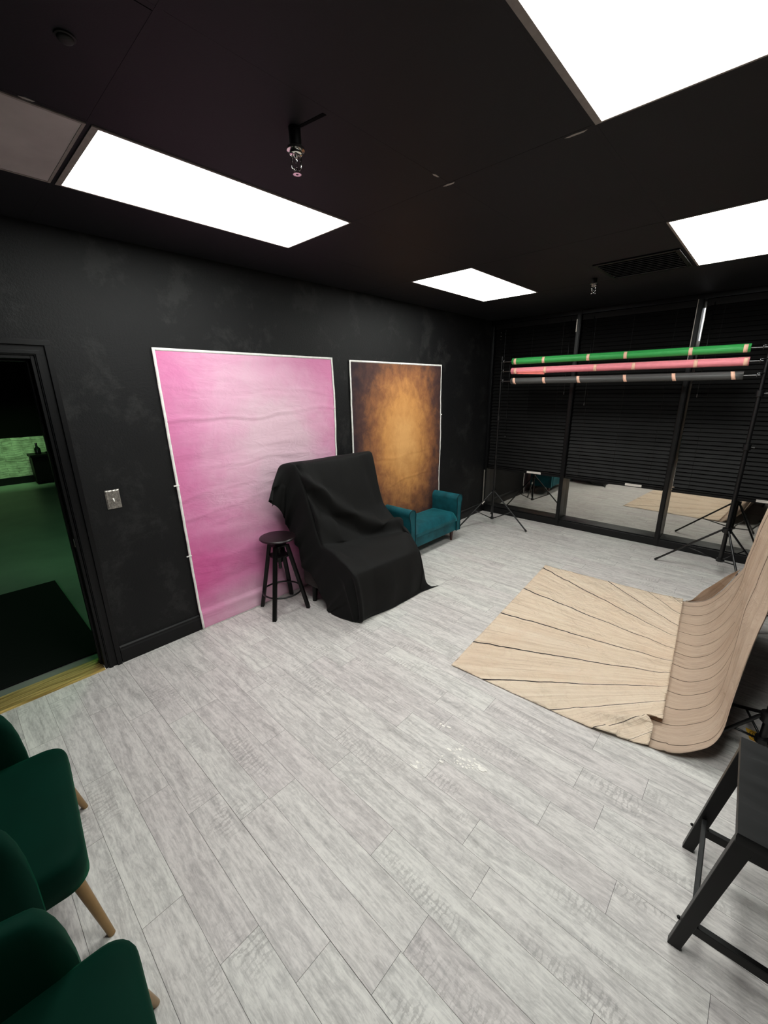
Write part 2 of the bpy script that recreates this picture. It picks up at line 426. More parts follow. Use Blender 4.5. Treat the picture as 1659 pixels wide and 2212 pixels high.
def m_concrete():
    m, nt, b = new_mat('polished_concrete'); v = coords(nt)
    n = noise(nt, v, 0.8, 6, 0.6)
    nt.links.new(ramp(nt, n, [(0.3, lin((98, 104, 98))), (0.7, lin((132, 138, 128)))]), b.inputs['Base Color'])
    b.inputs['Roughness'].default_value = 0.38; b.inputs['Specular IOR Level'].default_value = 0.5; return m
M['concrete'] = m_concrete()

def m_threshold():
    m, nt, b = new_mat('gold_ribbed_threshold'); v = coords(nt)
    n = noise(nt, coords(nt, 'Object', (60, 3, 1)), 1, 4)
    nt.links.new(ramp(nt, n, [(0.35, lin((150, 122, 62))), (0.65, lin((240, 214, 140)))]), b.inputs['Base Color'])
    b.inputs['Roughness'].default_value = 0.4; b.inputs['Metallic'].default_value = 0.5; return m
M['threshold'] = m_threshold()

def m_worn():
    m, nt, b = new_mat('worn_black_wood'); v = coords(nt, 'Object', (3, 14, 3))
    n = noise(nt, v, 2.2, 6, 0.7, 0.4)
    nt.links.new(ramp(nt, n, [(0.40, lin((6, 6, 7))), (0.60, lin((22, 22, 23))), (0.8, lin((48, 47, 47)))]), b.inputs['Base Color'])
    nt.links.new(ramp(nt, n, [(0.3, 0.42), (0.7, 0.6)]), b.inputs['Roughness']); b.inputs['Specular IOR Level'].default_value = 0.3; return m
M['worn_black'] = m_worn()

def m_glass():
    m, nt, b = new_mat('clear_glass'); v = coords(nt); n = noise(nt, v, 30, 2)
    b.inputs['Base Color'].default_value = (1, 1, 1, 1); b.inputs['Transmission Weight'].default_value = 1.0
    nt.links.new(ramp(nt, n, [(0, 0.02), (1, 0.04)]), b.inputs['Roughness']); b.inputs['IOR'].default_value = 1.45; return m
M['glass'] = m_glass()

# ------------------------------------------------------------------ dimensions
H = 2.704; D = 5.53; XR = 3.90; YB = -0.95
GX = [-0.02, 0.590, 1.197, 1.815, 2.425, 3.030, 3.640]
GY = [-0.655, 0.585, 1.805, 3.030, 4.250, 5.470]

# ------------------------------------------------------------------ floor
def fbm(p, s=1.0, o=4):
    return mnoise.fractal(Vector(p)*s, 1.0, 2.0, o)
W = 0.144; LEN = 0.815
known = {(-2): 2.06, 1: 1.675, 2: 2.194, 3: 1.762, 4: 2.45, 5: 2.146, 6: 2.648, 7: 2.02, 8: 2.70, 9: 2.14}
g = G(); pr = []; uvs = []
k0 = int(math.floor((YB-0.548)/W)); k1 = int(math.ceil((D+0.15-0.548)/W))
rnd = random.Random(3)
for k in range(k0, k1):
    y0, y1 = max(0.548+k*W, YB), min(0.548+(k+1)*W, D+0.15)
    ph = known.get(k, rnd.uniform(0, LEN)) % LEN
    xs = [0.0]; x = ph
    while x < XR:
        if x > 0.02: xs.append(x)
        x += LEN
    xs.append(XR)
    for a, b_ in zip(xs[:-1], xs[1:]):
        gp = 0.0007; gy = 0.0012 if k == 0 else 0.0006
        g.add([(a+gp, y0+gy, 0), (b_-gp, y0+gy, 0), (b_-gp, y1-0.0006, 0), (a+gp, y1-0.0006, 0)], [(0, 1, 2, 3)])
        q = rnd.random(); pr += [q]*4; uvs += [(a, y0), (b_, y0), (b_, y1), (a, y1)]
n0 = len(g.v)
fl = g.build('floor', M['floor'], uv=uvs)
a_ = fl.data.attributes.new('prand', 'FLOAT', 'POINT')
for i, q in enumerate(pr): a_.data[i].value = q
tag(fl, 'pale grey wood-look plank floor', 'floor', kind='structure')
sub = G().bb((0, YB, -0.06), (XR, D+0.2, -0.0025)).build('subfloor', simple('plank_joint', (92, 89, 86), 0.8), fl)
# peeled white patch
def chip(gr, x, y, s):
    n = random.randint(5, 8); pts = []; sx = random.uniform(0.5, 2.0)
    for i in range(n):
        an = 2*PI*i/n; r = s*random.uniform(0.4, 1.1)
        pts.append((x+r*math.cos(an)*sx, y+r*math.sin(an)*0.8))
    zt = 0.0008+len(gr.v)*0.0000018
    gr.add([(px, py, 0.0002) for px, py in pts]+[(px, py, zt) for px, py in pts],
           [tuple(range(n, 2*n))]+[(i, (i+1) % n, n+(i+1) % n, n+i) for i in range(n)])
g = G()
for cx_, cy_, sx_, sy_, n in [(2.24, 1.47, 0.045, 0.022, 26), (2.155, 1.515, 0.02, 0.02, 6), (2.085, 1.30, 0.03, 0.018, 12), (2.03, 1.60, 0.022, 0.012, 5), (2.14, 1.42, 0.03, 0.02, 5), (2.30, 1.49, 0.02, 0.012, 8)]:
    for i in range(n): chip(g, random.gauss(cx_, sx_), random.gauss(cy_, sy_), random.uniform(0.003, 0.013))
tag(g.build('paint_chips', M['chip_white']), 'small patch of peeled white flakes on the floor planks', 'paint flakes', kind='stuff')

# ------------------------------------------------------------------ left wall with door opening
DY0, DY1, DZ = -0.43, 0.47, 2.035
TH = 0.16
g = G()
g.bb((-TH, DY1, 0), (0, D+0.25, H+0.05)); g.bb((-TH, YB-0.1, 0), (0, DY0, H+0.05)); g.bb((-TH, DY0, DZ), (0, DY1, H+0.05))
tag(g.build('wall_left', M['wall']), 'black textured wall behind the pink and brown backdrops', 'wall', kind='structure')
tag(G().bb((XR, YB-0.1, 0), (XR+0.1, D+0.25, H+0.05)).build('wall_right', M['wall']), 'black right wall behind the hanging backdrop', 'wall', kind='structure')
tag(G().bb((0, YB-0.1, 0), (XR, YB, H+0.05)).build('wall_back', M['wall']), 'black wall behind the green chairs', 'wall', kind='structure')
tag(G().bb((3.337, 4.56, 0), (XR, 5.40, H)).build('wall_pier', M['wall'], bevel=0.004), 'black wall pier behind the right light stand', 'wall', kind='structure')
# baseboards
def baseboard(name, y0, y1, lab):
    g = G(); prof = [(0, 0), (0.018, 0), (0.018, 0.095), (0.013, 0.105), (0.013, 0.118), (0.006, 0.128), (0, 0.13)]
    g.grid([[(x, y, z) for x, z in prof] for y in (y0, y1)]); g.add([(x, y0, z) for x, z in prof], [tuple(range(len(prof)))])
    tag(g.build(name, M['black_trim']), lab, 'baseboard', kind='structure')
baseboard('baseboard_left', 0.555, D, 'black baseboard along the left wall')
G_ = G(); G_.bb((0.0, YB, 0), (XR, YB+0.018, 0.12)); tag(G_.build('baseboard_back', M['black_trim'], bevel=0.004), 'black baseboard behind the green chairs', 'baseboard', kind='structure')

# door frame
d = thing('door_1', (0, 0.02, 0), 'black framed open doorway into the green lit room', 'doorway', kind='structure')
g = G()
for ys in (1, -1):   # side casings, stepped moulding
    yi = DY1 if ys > 0 else DY0
    for a0, a1, t in [(0.0, 0.082, 0.012), (0.006, 0.026, 0.020), (0.052, 0.080, 0.026)]:
        g.bb((0, min(yi+ys*a0, yi+ys*a1), 0), (t, max(yi+ys*a0, yi+ys*a1), DZ+(a1 if a1 < .08 else 0.082)))
for a0, a1, t in [(0.0, 0.082, 0.012), (0.006, 0.026, 0.020), (0.052, 0.080, 0.026)]:
    g.bb((0, DY0-a1, DZ+a0), (t+0.0004, DY1+a1, DZ+a1))
g.build('casing', M['black_trim'], d, bevel=0.002)
g = G()
g.bb((-TH, DY1-0.018, 0), (0.004, DY1-0.0005, DZ)); g.bb((-TH, DY0+0.0005, 0), (0.004, DY0+0.018, DZ)); g.bb((-TH, DY0+0.018, DZ-0.018), (0.004, DY1-0.018, DZ))
g.bb((-0.095, DY1-0.032, 0), (-0.06, DY1-0.018, DZ-0.018)); g.bb((-0.095, DY0+0.018, 0), (-0.06, DY0+0.032, DZ-0.018)); g.bb((-0.095, DY0+0.03, DZ-0.03), (-0.06, DY1-0.03, DZ-0.018))
g.build('jamb', M['black_trim'], d, bevel=0.002)
o = G().bb((-0.042, DY1-0.0215, 0.90), (-0.014, DY1-0.018, 0.955)).build('strike_plate', M['chrome'], d, bevel=0.001); o['label'] = 'small chrome latch plate'
g = G()
for i in range(9):
    x0 = -0.165+i*0.019; g.bb((x0, DY0+0.02, 0.0), (x0+0.015, DY1-0.02, 0.010+0.004*math.sin(PI*(i+.5)/9)))
g.bb((-0.17, DY0+0.02, -0.01), (0.012, DY1-0.02, 0.006))
o = g.build('threshold', M['threshold'], d, bevel=0.0015); o['label'] = 'ribbed gold threshold strip'

# light switch
s = thing('light_switch', (0, 0.703, 1.164), 'ornate pewter light switch plate on the black wall beside the doorway', 'light switch')
g = G(); rows = []
for i in range(17):
    for_z = -0.062+0.124*i/16; row = []
    for j in range(13):
        yy = -0.041+0.082*j/12
        e = max(abs(for_z)/0.062, abs(yy)/0.041); t = 0.006
        t += 0.0035*max(0, (e-0.72)/0.28)*abs(math.sin(j*1.9)+math.cos(i*2.1))*0.6
        t *= 1 if e < 0.985 else 0.4
        row.append((t, 0.703+yy, 1.164+for_z))
    rows.append(row)
g.grid(rows); g.bb((0, 0.662, 1.102), (0.004, 0.744, 1.226))
g.build('plate', M['pewter'], s, smooth=False)
o = G().hexa([(0.006, 0.698, 1.158), (0.006, 0.708, 1.158), (0.006, 0.708, 1.172), (0.006, 0.698, 1.172)], [(0.02, 0.7, 1.151), (0.02, 0.706, 1.151), (0.018, 0.706, 1.160), (0.018, 0.7, 1.160)]).build('toggle', M['chip_white'], s, bevel=0.001); o['label'] = 'small white toggle'
for z in (1.164+0.034, 1.164-0.034):
    G().lathe([(0.0035, 0.006), (0.0035, 0.009), (0.0, 0.0098)], (0, 0.703, z), 10, Matrix.Rotation(PI/2, 3, 'Y')).build('screw', M['chrome'], s)

# ------------------------------------------------------------------ ceiling
lights = []   # (x0, x1, y0, y1, margins x-, x+, y-, y+)
panel_spots = [
    (0.598, 1.189, 0.593, 1.797, (0.010, 0.010, 0.022, 0.008), 'lit ceiling panel nearest the doorway, beside the unlit panel'),
    (0.598, 1.189, 3.038, 4.242, (0.010, 0.010, 0.008, 0.012), 'smallest looking lit ceiling panel, above the brown backdrop end of the room'),
    (2.433, 3.022, 0.593, 1.797, (0.022, 0.008, 0.010, 0.008), 'largest lit ceiling panel, cut off by the top right corner'),
    (2.433, 3.022, 3.038, 4.242, (0.012, 0.008, 0.008, 0.010), 'lit ceiling panel at the right edge above the paper rolls')]
dead = (0.598, 1.189, -0.647, 0.577)
holes = [p[:4] for p in panel_spots]+[dead]
def inhole(x, y): return any(h[0]-0.02 < x < h[1]+0.02 and h[2]-0.02 < y < h[3]+0.02 for h in holes)
g = G(); bar = G()
gx = [-0.02]+GX[1:]+[XR]; gy = [YB]+GY+[D+0.15]
for i in range(len(gx)-1):
    for j in range(len(gy)-1):
        cx_, cy_ = (gx[i]+gx[i+1])/2, (gy[j]+gy[j+1])/2
        if inhole(cx_, cy_): continue
        dz = 0.0
        g.bb((max(gx[i], 0)+0.0088, gy[j]+(0.013 if j == 1 and i < 4 else 0.0088), H+0.0006), (gx[i+1]-(0.012 if i == 2 and j == 1 else 0.0088), gy[j+1]-(0.012 if j == 0 and i < 4 else 0.0088), H+0.02))
g.bb((0, YB, H+0.09), (XR, D+0.2, H+0.13))
ce = g.build('ceiling', M['ceiling']); tag(ce, 'black painted tile ceiling', 'ceiling', kind='structure')
for x in gx[1:-1]: bar.bb((x-0.0085, YB, H+0.0004), (x+0.0085, D+0.15, H+0.03))
for y in gy[1:-1]: bar.bb((0, y-0.0085, H), (XR, y+0.0085, H+0.0296))
bar.bb((0, YB, H), (0.009, D+0.15, H+0.03))
bar.build('ceiling_grid', M['ceiling'], ce)
# bare white scratches on the grid
for (x, y, rx, ry, n) in [(1.817, 1.808, 0.030, 0.008, 'a'), (1.822, 1.70, 0.006, 0.022, 'b'), (2.362, 1.812, 0.040, 0.007, 'c'), (1.20, 0.42, 0.006, 0.02, 'd')]:
    G().add([(x-rx, y-ry*0.4, H-0.0012), (x-rx*0.2, y-ry, H-0.0012), (x+rx, y-ry*0.2, H-0.0012), (x+rx*0.6, y+ry, H-0.0012), (x-rx*0.6, y+ry*0.7, H-0.0012),
             (x-rx, y-ry*0.4, H+0.001), (x-rx*0.2, y-ry, H+0.001), (x+rx, y-ry*0.2, H+0.001), (x+rx*0.6, y+ry, H+0.001), (x-rx*0.6, y+ry*0.7, H+0.001)],
            [(4, 3, 2, 1, 0), (0, 1, 6, 5), (1, 2, 7, 6), (2, 3, 8, 7), (3, 4, 9, 8), (4, 0, 5, 9)]).build('bare_metal_chip', M['clip_white'], ce)
for (x0, x1, y0, y1, (mx0, mx1, my0, my1), lab) in panel_spots:
    t = thing('ceiling_light', ((x0+x1)/2, (y0+y1)/2, H), lab, 'ceiling light', group='lit ceiling panels')
    g = G()
    for a in [((x0, y0), (x0+mx0, y1)), ((x1-mx1, y0), (x1, y1)), ((x0+mx0, y0), (x1-mx1, y0+my0)), ((x0+mx0, y1-my1), (x1-mx1, y1))]:
        g.bb((a[0][0], a[0][1], H-0.004), (a[1][0], a[1][1], H+0.05))
    g.build('frame', M['panel_frame'], t)
    G().bb((x0+mx0, y0+my0, H-0.002), (x1-mx1, y1-my1, H+0.02)).build('diffuser', M['panel'], t)
t = thing('ceiling_light', ((dead[0]+dead[1])/2, (dead[2]+dead[3])/2, H), 'unlit grey diffuser panel on the ceiling at the left edge', 'ceiling light')
g = G(); x0, x1, y0, y1 = dead
for a in [((x0, y0), (x0+.01, y1)), ((x1-.01, y0), (x1, y1)), ((x0+.01, y0), (x1-.01, y0+.01)), ((x0+.01, y1-.01), (x1-.01, y1))]:
    g.bb((a[0][0], a[0][1], H-0.004), (a[1][0], a[1][1], H+0.05))
g.build('frame', M['panel_frame'], t)
G().bb((x0+.01, y0+.01, H-0.002), (x1-.01, y1-.01, H+0.02)).build('diffuser', M['dead_panel'], t)

def sprinkler(x, y, drop, lab, slot):
    t = thing('fire_sprinkler', (x, y, H-drop), lab, 'sprinkler', group='pendant fire sprinklers')
    G().cyl((x, y, H+0.03), (x, y, H-drop+0.075), 0.021, 0.021, 18).build('drop_pipe', M['black_metal'], t, smooth=True, autos=40)
    zb = H-drop
    G().lathe([(0.021, 0.085), (0.031, 0.078), (0.031, 0.070), (0.022, 0.068), (0.022, 0.060), (0.017, 0.056)], (x, y, zb), 22).build('collar', M['chrome'], t, smooth=True, autos=40)
    g = G()
    for s_ in (-1, 1):
        g.tube([(x+s_*0.008, y+s_*0.008, zb+0.058), (x+s_*0.0115, y+s_*0.0115, zb+0.045), (x+s_*0.0105, y+s_*0.0105, zb+0.022), (x+s_*0.003, y+s_*0.003, zb+0.007)], 0.0028, 8)
    g.cyl((x, y, zb+0.058), (x, y, zb+0.048), 0.007, 0.005)
    g.build('frame_arms', M['chrome'], t, smooth=True)
    G().lathe([(0.001, 0.012), (0.003, 0.016), (0.003, 0.044), (0.001, 0.048)], (x, y, zb), 10).build('glass_bulb', M['glass'], t, smooth=True)
    g = G(); n = 16
    prof = [(0.0, 0.004), (0.006, 0.004)]
    pts = []
    for k in range(n*2):
        an = 2*PI*k/(n*2); r = 0.0165 if k % 2 == 0 else 0.0125
        pts.append((x+r*math.cos(an), y+r*math.sin(an)))
    g.add([(a, b, zb) for a, b in pts]+[(a, b, zb+0.002) for a, b in pts], [tuple(range(2*n-1, -1, -1)), tuple(range(2*n, 4*n))]+[(i, (i+1) % (2*n), 2*n+(i+1) % (2*n), 2*n+i) for i in range(2*n)])
    g.cyl((x, y, zb), (x, y, zb+0.008), 0.005)
    g.build('deflector', M['chrome'], t)
sprinkler(1.668, 1.082, 0.137, 'black and chrome pendant sprinkler hanging between the two near ceiling panels', True)
sprinkler(1.745, 4.09, 0.115, 'small chrome pendant sprinkler hanging beside the ceiling vent', False)
# notch cut from the pipe to the grid
G().add([(1.685, 1.085, H-0.0005), (1.80, 1.100, H-0.0005), (1.80, 1.116, H-0.0005), (1.685, 1.098, H-0.0005), (1.685, 1.085, H+0.003), (1.80, 1.1, H+0.003), (1.80, 1.116, H+0.003), (1.685, 1.098, H+0.003)],
        [(3, 2, 1, 0), (0, 1, 5, 4), (1, 2, 6, 5), (2, 3, 7, 6), (3, 0, 4, 7)]).build('tile_notch', M['dark_void'], ce)
t = thing('smoke_detector', (1.567, 0.449, H), 'small black round dome on the ceiling in the top left corner', 'detector')
G().lathe([(0.019, 0.004), (0.019, -0.006), (0.016, -0.010), (0.010, -0.012), (0.0, -0.0125)], (1.567, 0.449, H), 28).build('housing', M['rubber'], t, smooth=True, autos=40)
G().lathe([(0.024, 0.004), (0.024, -0.003), (0.019, -0.004)], (1.567, 0.449, H), 28).build('base_ring', M['rubber'], t)
# ceiling vent
t = thing('ceiling_vent', (2.135, 3.92, H), 'black louvred air vent in the ceiling left of the right edge panel', 'vent')
vx0, vx1, vy0, vy1 = 1.86, 2.41, 3.645, 4.195
g = G()
for a in [((vx0, vy0), (vx0+.03, vy1)), ((vx1-.03, vy0), (vx1, vy1)), ((vx0+.03, vy0), (vx1-.03, vy0+.03)), ((vx0+.03, vy1-.03), (vx1-.03, vy1))]:
    g.bb((a[0][0], a[0][1], H-0.01), (a[1][0], a[1][1], H+0.0005))
g.build('frame', M['black_frame'], t, bevel=0.003)
g = G()
for i in range(9):
    y = vy0+0.06+i*0.054
    g.box((2.135, y, H-0.006), (vx1-vx0-0.06, 0.032, 0.003), Matrix.Rotation(0.55, 3, 'X'))
g.build('louvres', M['black_frame'], t)
G().bb((vx0+.03, vy0+.03, H-0.001), (vx1-.03, vy1-.03, H+0.001)).build('duct_opening', M['dark_void'], t)

# ------------------------------------------------------------------ window wall
YG = 5.655
muls = [0.022, 1.155, 2.322, 3.492]
edges = [(0.044, 1.130), (1.180, 2.297), (2.347, 3.467), (3.517, XR)]
tag(G().bb((-TH, YG+0.05, H-0.06), (XR+0.1, YG+0.35, H+0.3)).bb((-TH, YG+0.05, -0.2), (XR+0.1, YG+0.35, 0.06)).build('wall_window', M['black_room']), 'black wall strip framing the windows', 'wall', kind='structure')
fr = thing('trim_1', (XR/2, D, 0), 'black metal window frame with tall mullions across the far wall', 'window frame', kind='structure')
G().bb((0, D, 0), (XR, YG+0.06, 0.088)).bb((0, D+0.02, 0.088), (XR, YG+0.06, 0.1)).build('sill', M['black_frame'], fr, bevel=0.003)
G().bb((0, D, H-0.05), (XR, YG+0.06, H)).build('head', M['black_frame'], fr)
for x in muls:
    w_ = 0.025 if x > 0.1 else 0.022
    G().bb((x-w_, D-(0.004 if x > .1 else 0), 0), (x+w_, YG+0.02, H-0.002)).bb((x-w_*0.72, D-0.012, 0.03), (x+w_*0.72, D, H-0.05)).build('mullion', M['black_frame'], fr, bevel=0.003)
o = G().bb((0.012, D-0.016, 0.10), (0.03, D-0.0125, 0.645)).build('jamb_strip', M['aluminium'], fr); o['label'] = 'bare metal strip at the corner below the blind'
o = G().bb((2.299, D-0.0135, 2.08), (2.3055, D-0.0115, H-0.05)).build('bare_edge', M['aluminium'], fr); o['label'] = 'bare metal edge high on the mullion'
o = G().bb((1.131, D-0.0125, 2.46), (1.142, D-0.0035, 2.60)).build('bare_edge', M['aluminium'], fr); o['label'] = 'bare metal edge high on the left mullion'
for i, (a, b) in enumerate(edges):
    w = thing('window_%d' % (i+1), ((a+b)/2, YG, 0.1), ['dark mirrored window pane nearest the left corner', 'dark mirrored window pane in the middle', 'dark mirrored window pane behind the right light stand', 'dark mirrored window pane at the right end'][i], 'window', kind='structure')
    if i == 2:
        G().bb((2.359, YG, 0.09), (b, YG+0.008, H-0.05)).bb((2.335, YG, 0.09), (2.359, YG+0.008, 2.27)).bb((2.335, YG, 2.585), (2.359, YG+0.008, H-0.05)).build('pane', M['mirror'], w)
        G().bb((2.335, YG, 2.27), (2.359, YG+0.008, 2.585)).build('clear_strip', M['glass'], w)
    else:
        G().bb((a-0.01, YG, 0.09), (min(b+0.01, XR), YG+0.008, H-0.05)).build('pane', M['mirror'], w)
# blinds
blabs = ['black slatted blind left of the left mullion, sticker on its bottom rail', 'black slatted blind between the two bare mullions, below the rolls', 'black slatted blind behind the right light stand', 'black slatted blind at the far right end']
def blind(a, b, lab, stick, n):
    yb = 5.585
    t = thing('window_blind', ((a+b)/2, yb, 0.655), lab, 'blind', group='black window blinds')
    G().bb((a, yb-0.032, H-0.115), (b, yb+0.03, H-0.052)).build('headrail', M['blind'], t, bevel=0.004)
    g = G(); z = 0.745; k = 0
    while z < H-0.13:
        R = Matrix.Rotation(math.radians(62+2.0*math.sin(k*0.9+n)), 3, 'X')
        g.box(((a+b)/2, yb, z), (b-a, 0.050, 0.0028), R); z += 0.0445; k += 1
    g.build('slats', M['blind'], t)
    G().bb((a, yb-0.026, 0.662), (b, yb+0.026, 0.690)).bb((a, yb-0.024, 0.694), (b, yb+0.024, 0.712)).build('bottom_rail', M['blind'], t, bevel=0.005)
    g = G()
    for f in (0.14, 0.5, 0.86): g.cyl((a+(b-a)*f, yb-0.031, 0.69), (a+(b-a)*f, yb-0.031, H-0.11), 0.0013, seg=6)
    g.build('ladder_cords', M['black_metal'], t)
    if stick:
        o = G().bb((stick[0], yb-0.0285, 0.672), (stick[1], yb-0.0262, 0.70)).build('sticker', M['white_label'], t); o['label'] = 'white sticker on the bottom rail'
blind(0.05, 1.124, blabs[0], (0.66, 0.86), 0)
blind(1.186, 2.291, blabs[1], (1.90, 2.075), 1)
blind(2.374, 3.461, blabs[2], (3.10, 3.26), 2)
blind(3.522, XR-0.012, blabs[3], None, 3)
# tilt wands of the blinds
for i, (x, z0) in enumerate([(0.30, 1.15), (1.06, 1.75), (1.32, 1.62), (2.44, 1.72)]):
    lab = ['thin black tilt wand left of the paper rolls', 'thin black tilt wand just left of the left mullion', 'thin black tilt wand just right of the left mullion', 'thin black tilt wand just right of the second mullion'][i]
    t = thing('blind_wand', (x, 5.546, z0), lab, 'blind wand', group='tilt wands of the blinds')
    G().cyl((x, 5.546, z0), (x, 5.546, H-0.09), 0.0035, seg=8).build('rod', M['black_metal'], t, smooth=True)
    G().lathe([(0.003, 0.02), (0.006, 0.012), (0.006, -0.012), (0.002, -0.018)], (x, 5.546, z0), 10).build('tip', M['dark_metal'], t, smooth=True)

# ------------------------------------------------------------------ wall backdrops
def backdrop(name, lab, y0, y1, z0, z1, mat, amp, seed, off=0.006, edgewob=None, creases=()):
    nu, nv = 60, 150
    rows = []; uv = []
    def surf(u, v):
        y = y0+(y1-y0)*u; z = z0+(z1-z0)*v
        if edgewob: y += edgewob(u, v)
        w = abs(fbm((y*1.3+seed, z*5.0, seed), 0.9, 4))
        x = off+amp*(0.35+w)+amp*0.9*max(0, fbm((y*0.5, z*2.2+seed*3, 1.7), 1.0, 3))
        for zc, sl, am, ph in creases:
            d_ = (z-(zc+sl*u+0.018*math.sin(u*9+ph)+0.008*math.sin(u*23+ph)))/0.011
            x += am*(math.exp(-d_*d_)-0.7*math.exp(-(d_+1.5)**2))*(0.4+0.6*abs(math.sin(u*4+ph)))
        b_ = max(0.0, min(1.0, (0.165-z)/0.03)); b_ = b_*b_*(3-2*b_)
        return Vector((max(x, 0.0035)+0.017*b_, y, z))
    t = thing(name, (0, (y0+y1)/2, z0), lab, 'backdrop')
    rows = [[surf(i/nu, j/nv) for i in range(nu+1)] for j in range(nv+1)]
    uv = [(i/nu, j/nv) for j in range(nv+1) for i in range(nu+1)]
    G().grid(rows).build('printed_cloth', mat, t, smooth=True, uv=uv, solid=0.002)
    # white border strips on the surface edge
    g = G(); bw = 0.018
    def strip(f, n=60):
        a, b = [], []
        for i in range(n+1):
            p, q = f(i/n); a.append(p+Vector((0.002, 0, 0))); b.append(q+Vector((0.002, 0, 0)))
        g.grid([a, b]); 
        g.grid([[p-Vector((0.003, 0, 0)) for p in b], [p-Vector((0.003, 0, 0)) for p in a]])
    du = bw/(y1-y0); dv = bw/(z1-z0)
    strip(lambda s_: (surf(0, s_), surf(du, s_)))
    strip(lambda s_: (surf(1-du, s_), surf(1, s_)))
    strip(lambda s_: (surf(s_, 1-dv), surf(s_, 1)))
    strip(lambda s_: (surf(s_, 0.0), surf(s_, 0.15*dv)))
    o = g.build('white_border', M['white_trim'], t, smooth=True, solid=0.0015); o['label'] = 'white border of the backdrop'
    return t, surf
def pw(u, v):
    r = 0.006*math.sin(v*9)+0.010*math.sin(v*3.1+0.6) if u > 0.5 else 0.0
    l = (1-v)*0.036 if u < 0.5 else 0
    return (r*(u-0.5)*2) + l*(0.5-u)*2
t, surf = backdrop('pink_backdrop', 'tall pink mottled cloth backdrop with white border hung on the black wall', 1.084, 2.622, 0.004, 2.112, M['pink_print'], 0.008, 3.1, off=0.008, edgewob=pw, creases=[(1.62, 0.05, 0.0055, 0.3), (1.86, -0.05, 0.0035, 1.9), (1.30, -0.02, 0.003, 2.7), (0.93, 0.10, 0.003, 4.0), (1.08, 0.05, 0.0028, 5.2), (0.55, 0.0, 0.002, 0.9)])
for (u, v) in [(0, 0.56), (0, 0.30)]:
    p = surf(u, v); o = G().bb((p.x, p.y-0.018, p.z-0.004), (p.x+0.008, p.y+0.02, p.z+0.004)).build('clip', M['white_trim'], t)
def bw_(u, v):
    return 0.006*math.sin(v*11+1)*(1 if u > 0.5 else 0.3)+(1-v)*0.018*(1 if u > .5 else 0)
t, surf = backdrop('brown_backdrop', 'golden brown mottled cloth backdrop with thin white border behind the teal bench', 2.834, 4.352, 0.02, 2.102, M['brown_print'], 0.006, 8.3, off=0.006, edgewob=bw_, creases=[(1.1, 0.0, 0.003, 1.0), (0.75, 0.1, 0.004, 2.0)])
for (u, v) in [(0.5, 0.995), (1.0, 0.72)]:
    p = surf(u, v); G().bb((p.x, p.y-0.012, p.z-0.008), (p.x+0.008, p.y+0.012, p.z+0.004)).build('clip', M['white_trim'], t)

# ------------------------------------------------------------------ paper rolls on two light stands
def tripod_stand(name, lab, x, y, hub, feet, top, rpole=0.013, low=0.16, coll=(1.0, 1.55), grp='light stands'):
    t = thing(name, (x, y, 0), lab, 'light stand', group=grp)
    zc = [low]+list(coll)+[top]
    for i in range(len(zc)-1):
        G().cyl((x, y, zc[i]-(0.02 if i else 0)), (x, y, zc[i+1]), rpole-0.0018*i, seg=14).build('pole_section', M['black_metal'], t, smooth=True, autos=40)
    for z in coll:
        c = G().lathe([(rpole*0.9, -0.03), (rpole*1.55, -0.026), (rpole*1.55, 0.026), (rpole*0.9, 0.03)], (x, y, z), 14).build('clamp_collar', M['black_metal'], t, smooth=True, autos=40)
        g = G(); g.cyl((x+rpole, y, z), (x+rpole+0.032, y-0.004, z), 0.004, seg=8); g.cyl((x+rpole+0.024, y-0.004, z), (x+rpole+0.036, y-0.005, z), 0.011, seg=10)
        g.build('clamp_knob', M['black_metal'], c)
    G().lathe([(rpole, 0.03), (rpole*2.0, 0.024), (rpole*2.0, -0.02), (rpole, -0.026)], (x, y, hub), 14).build('leg_hub', M['black_metal'], t, smooth=True, autos=40)
    G().lathe([(rpole, 0.018), (rpole*1.8, 0.014), (rpole*1.8, -0.014), (rpole, -0.018)], (x, y, low), 14).build('brace_collar', M['black_metal'], t, smooth=True, autos=40)
    for fx, fy in feet:
        d_ = Vector((fx-x, fy-y, 0)).normalized()
        a = Vector((x, y, hub))+d_*rpole*1.9; b = Vector((fx, fy, 0.011))
        L = G().cyl(a, b, 0.0095, 0.0095, 10).build('leg', M['black_metal'], t, smooth=True, autos=40)
        u_ = (b-a).normalized()
        G().cyl(b-u_*0.035, b+u_*0.001, 0.0115, 0.0115, 10).build('rubber_foot', M['rubber'], L, smooth=True, autos=40)
        mid = a.lerp(b, 0.52)
        G().tube([Vector((x, y, low))+d_*rpole*1.7, mid], 0.006, 8).build('brace', M['black_metal'], t, smooth=True)
    return t
XL, XRT, YS = 0.463, 2.947, 5.0
tl = tripod_stand('light_stand', 'thin black light stand in the corner holding the left ends of the rolls', XL, YS, 0.47, [(0.966, 5.005), (0.20, 4.565), (0.215, 5.44)], 2.20, 0.012, 0.10, (0.95, 1.45))
o = G().cyl((0.394, 4.885, 0.352), (0.376, 4.853, 0.320), 0.0108, seg=10).build('white_tape', M['white_label'], tl); o['label'] = 'white tape wrapped round one leg'
tr = tripod_stand('light_stand', 'thick black light stand before the windows holding the right ends of the rolls', XRT, YS, 0.475, [(2.408, 5.043), (3.24, 5.43), (3.16, 4.53)], 2.24, 0.019, 0.17, (1.28, 1.75))
rz = [2.130, 2.020, 1.903]
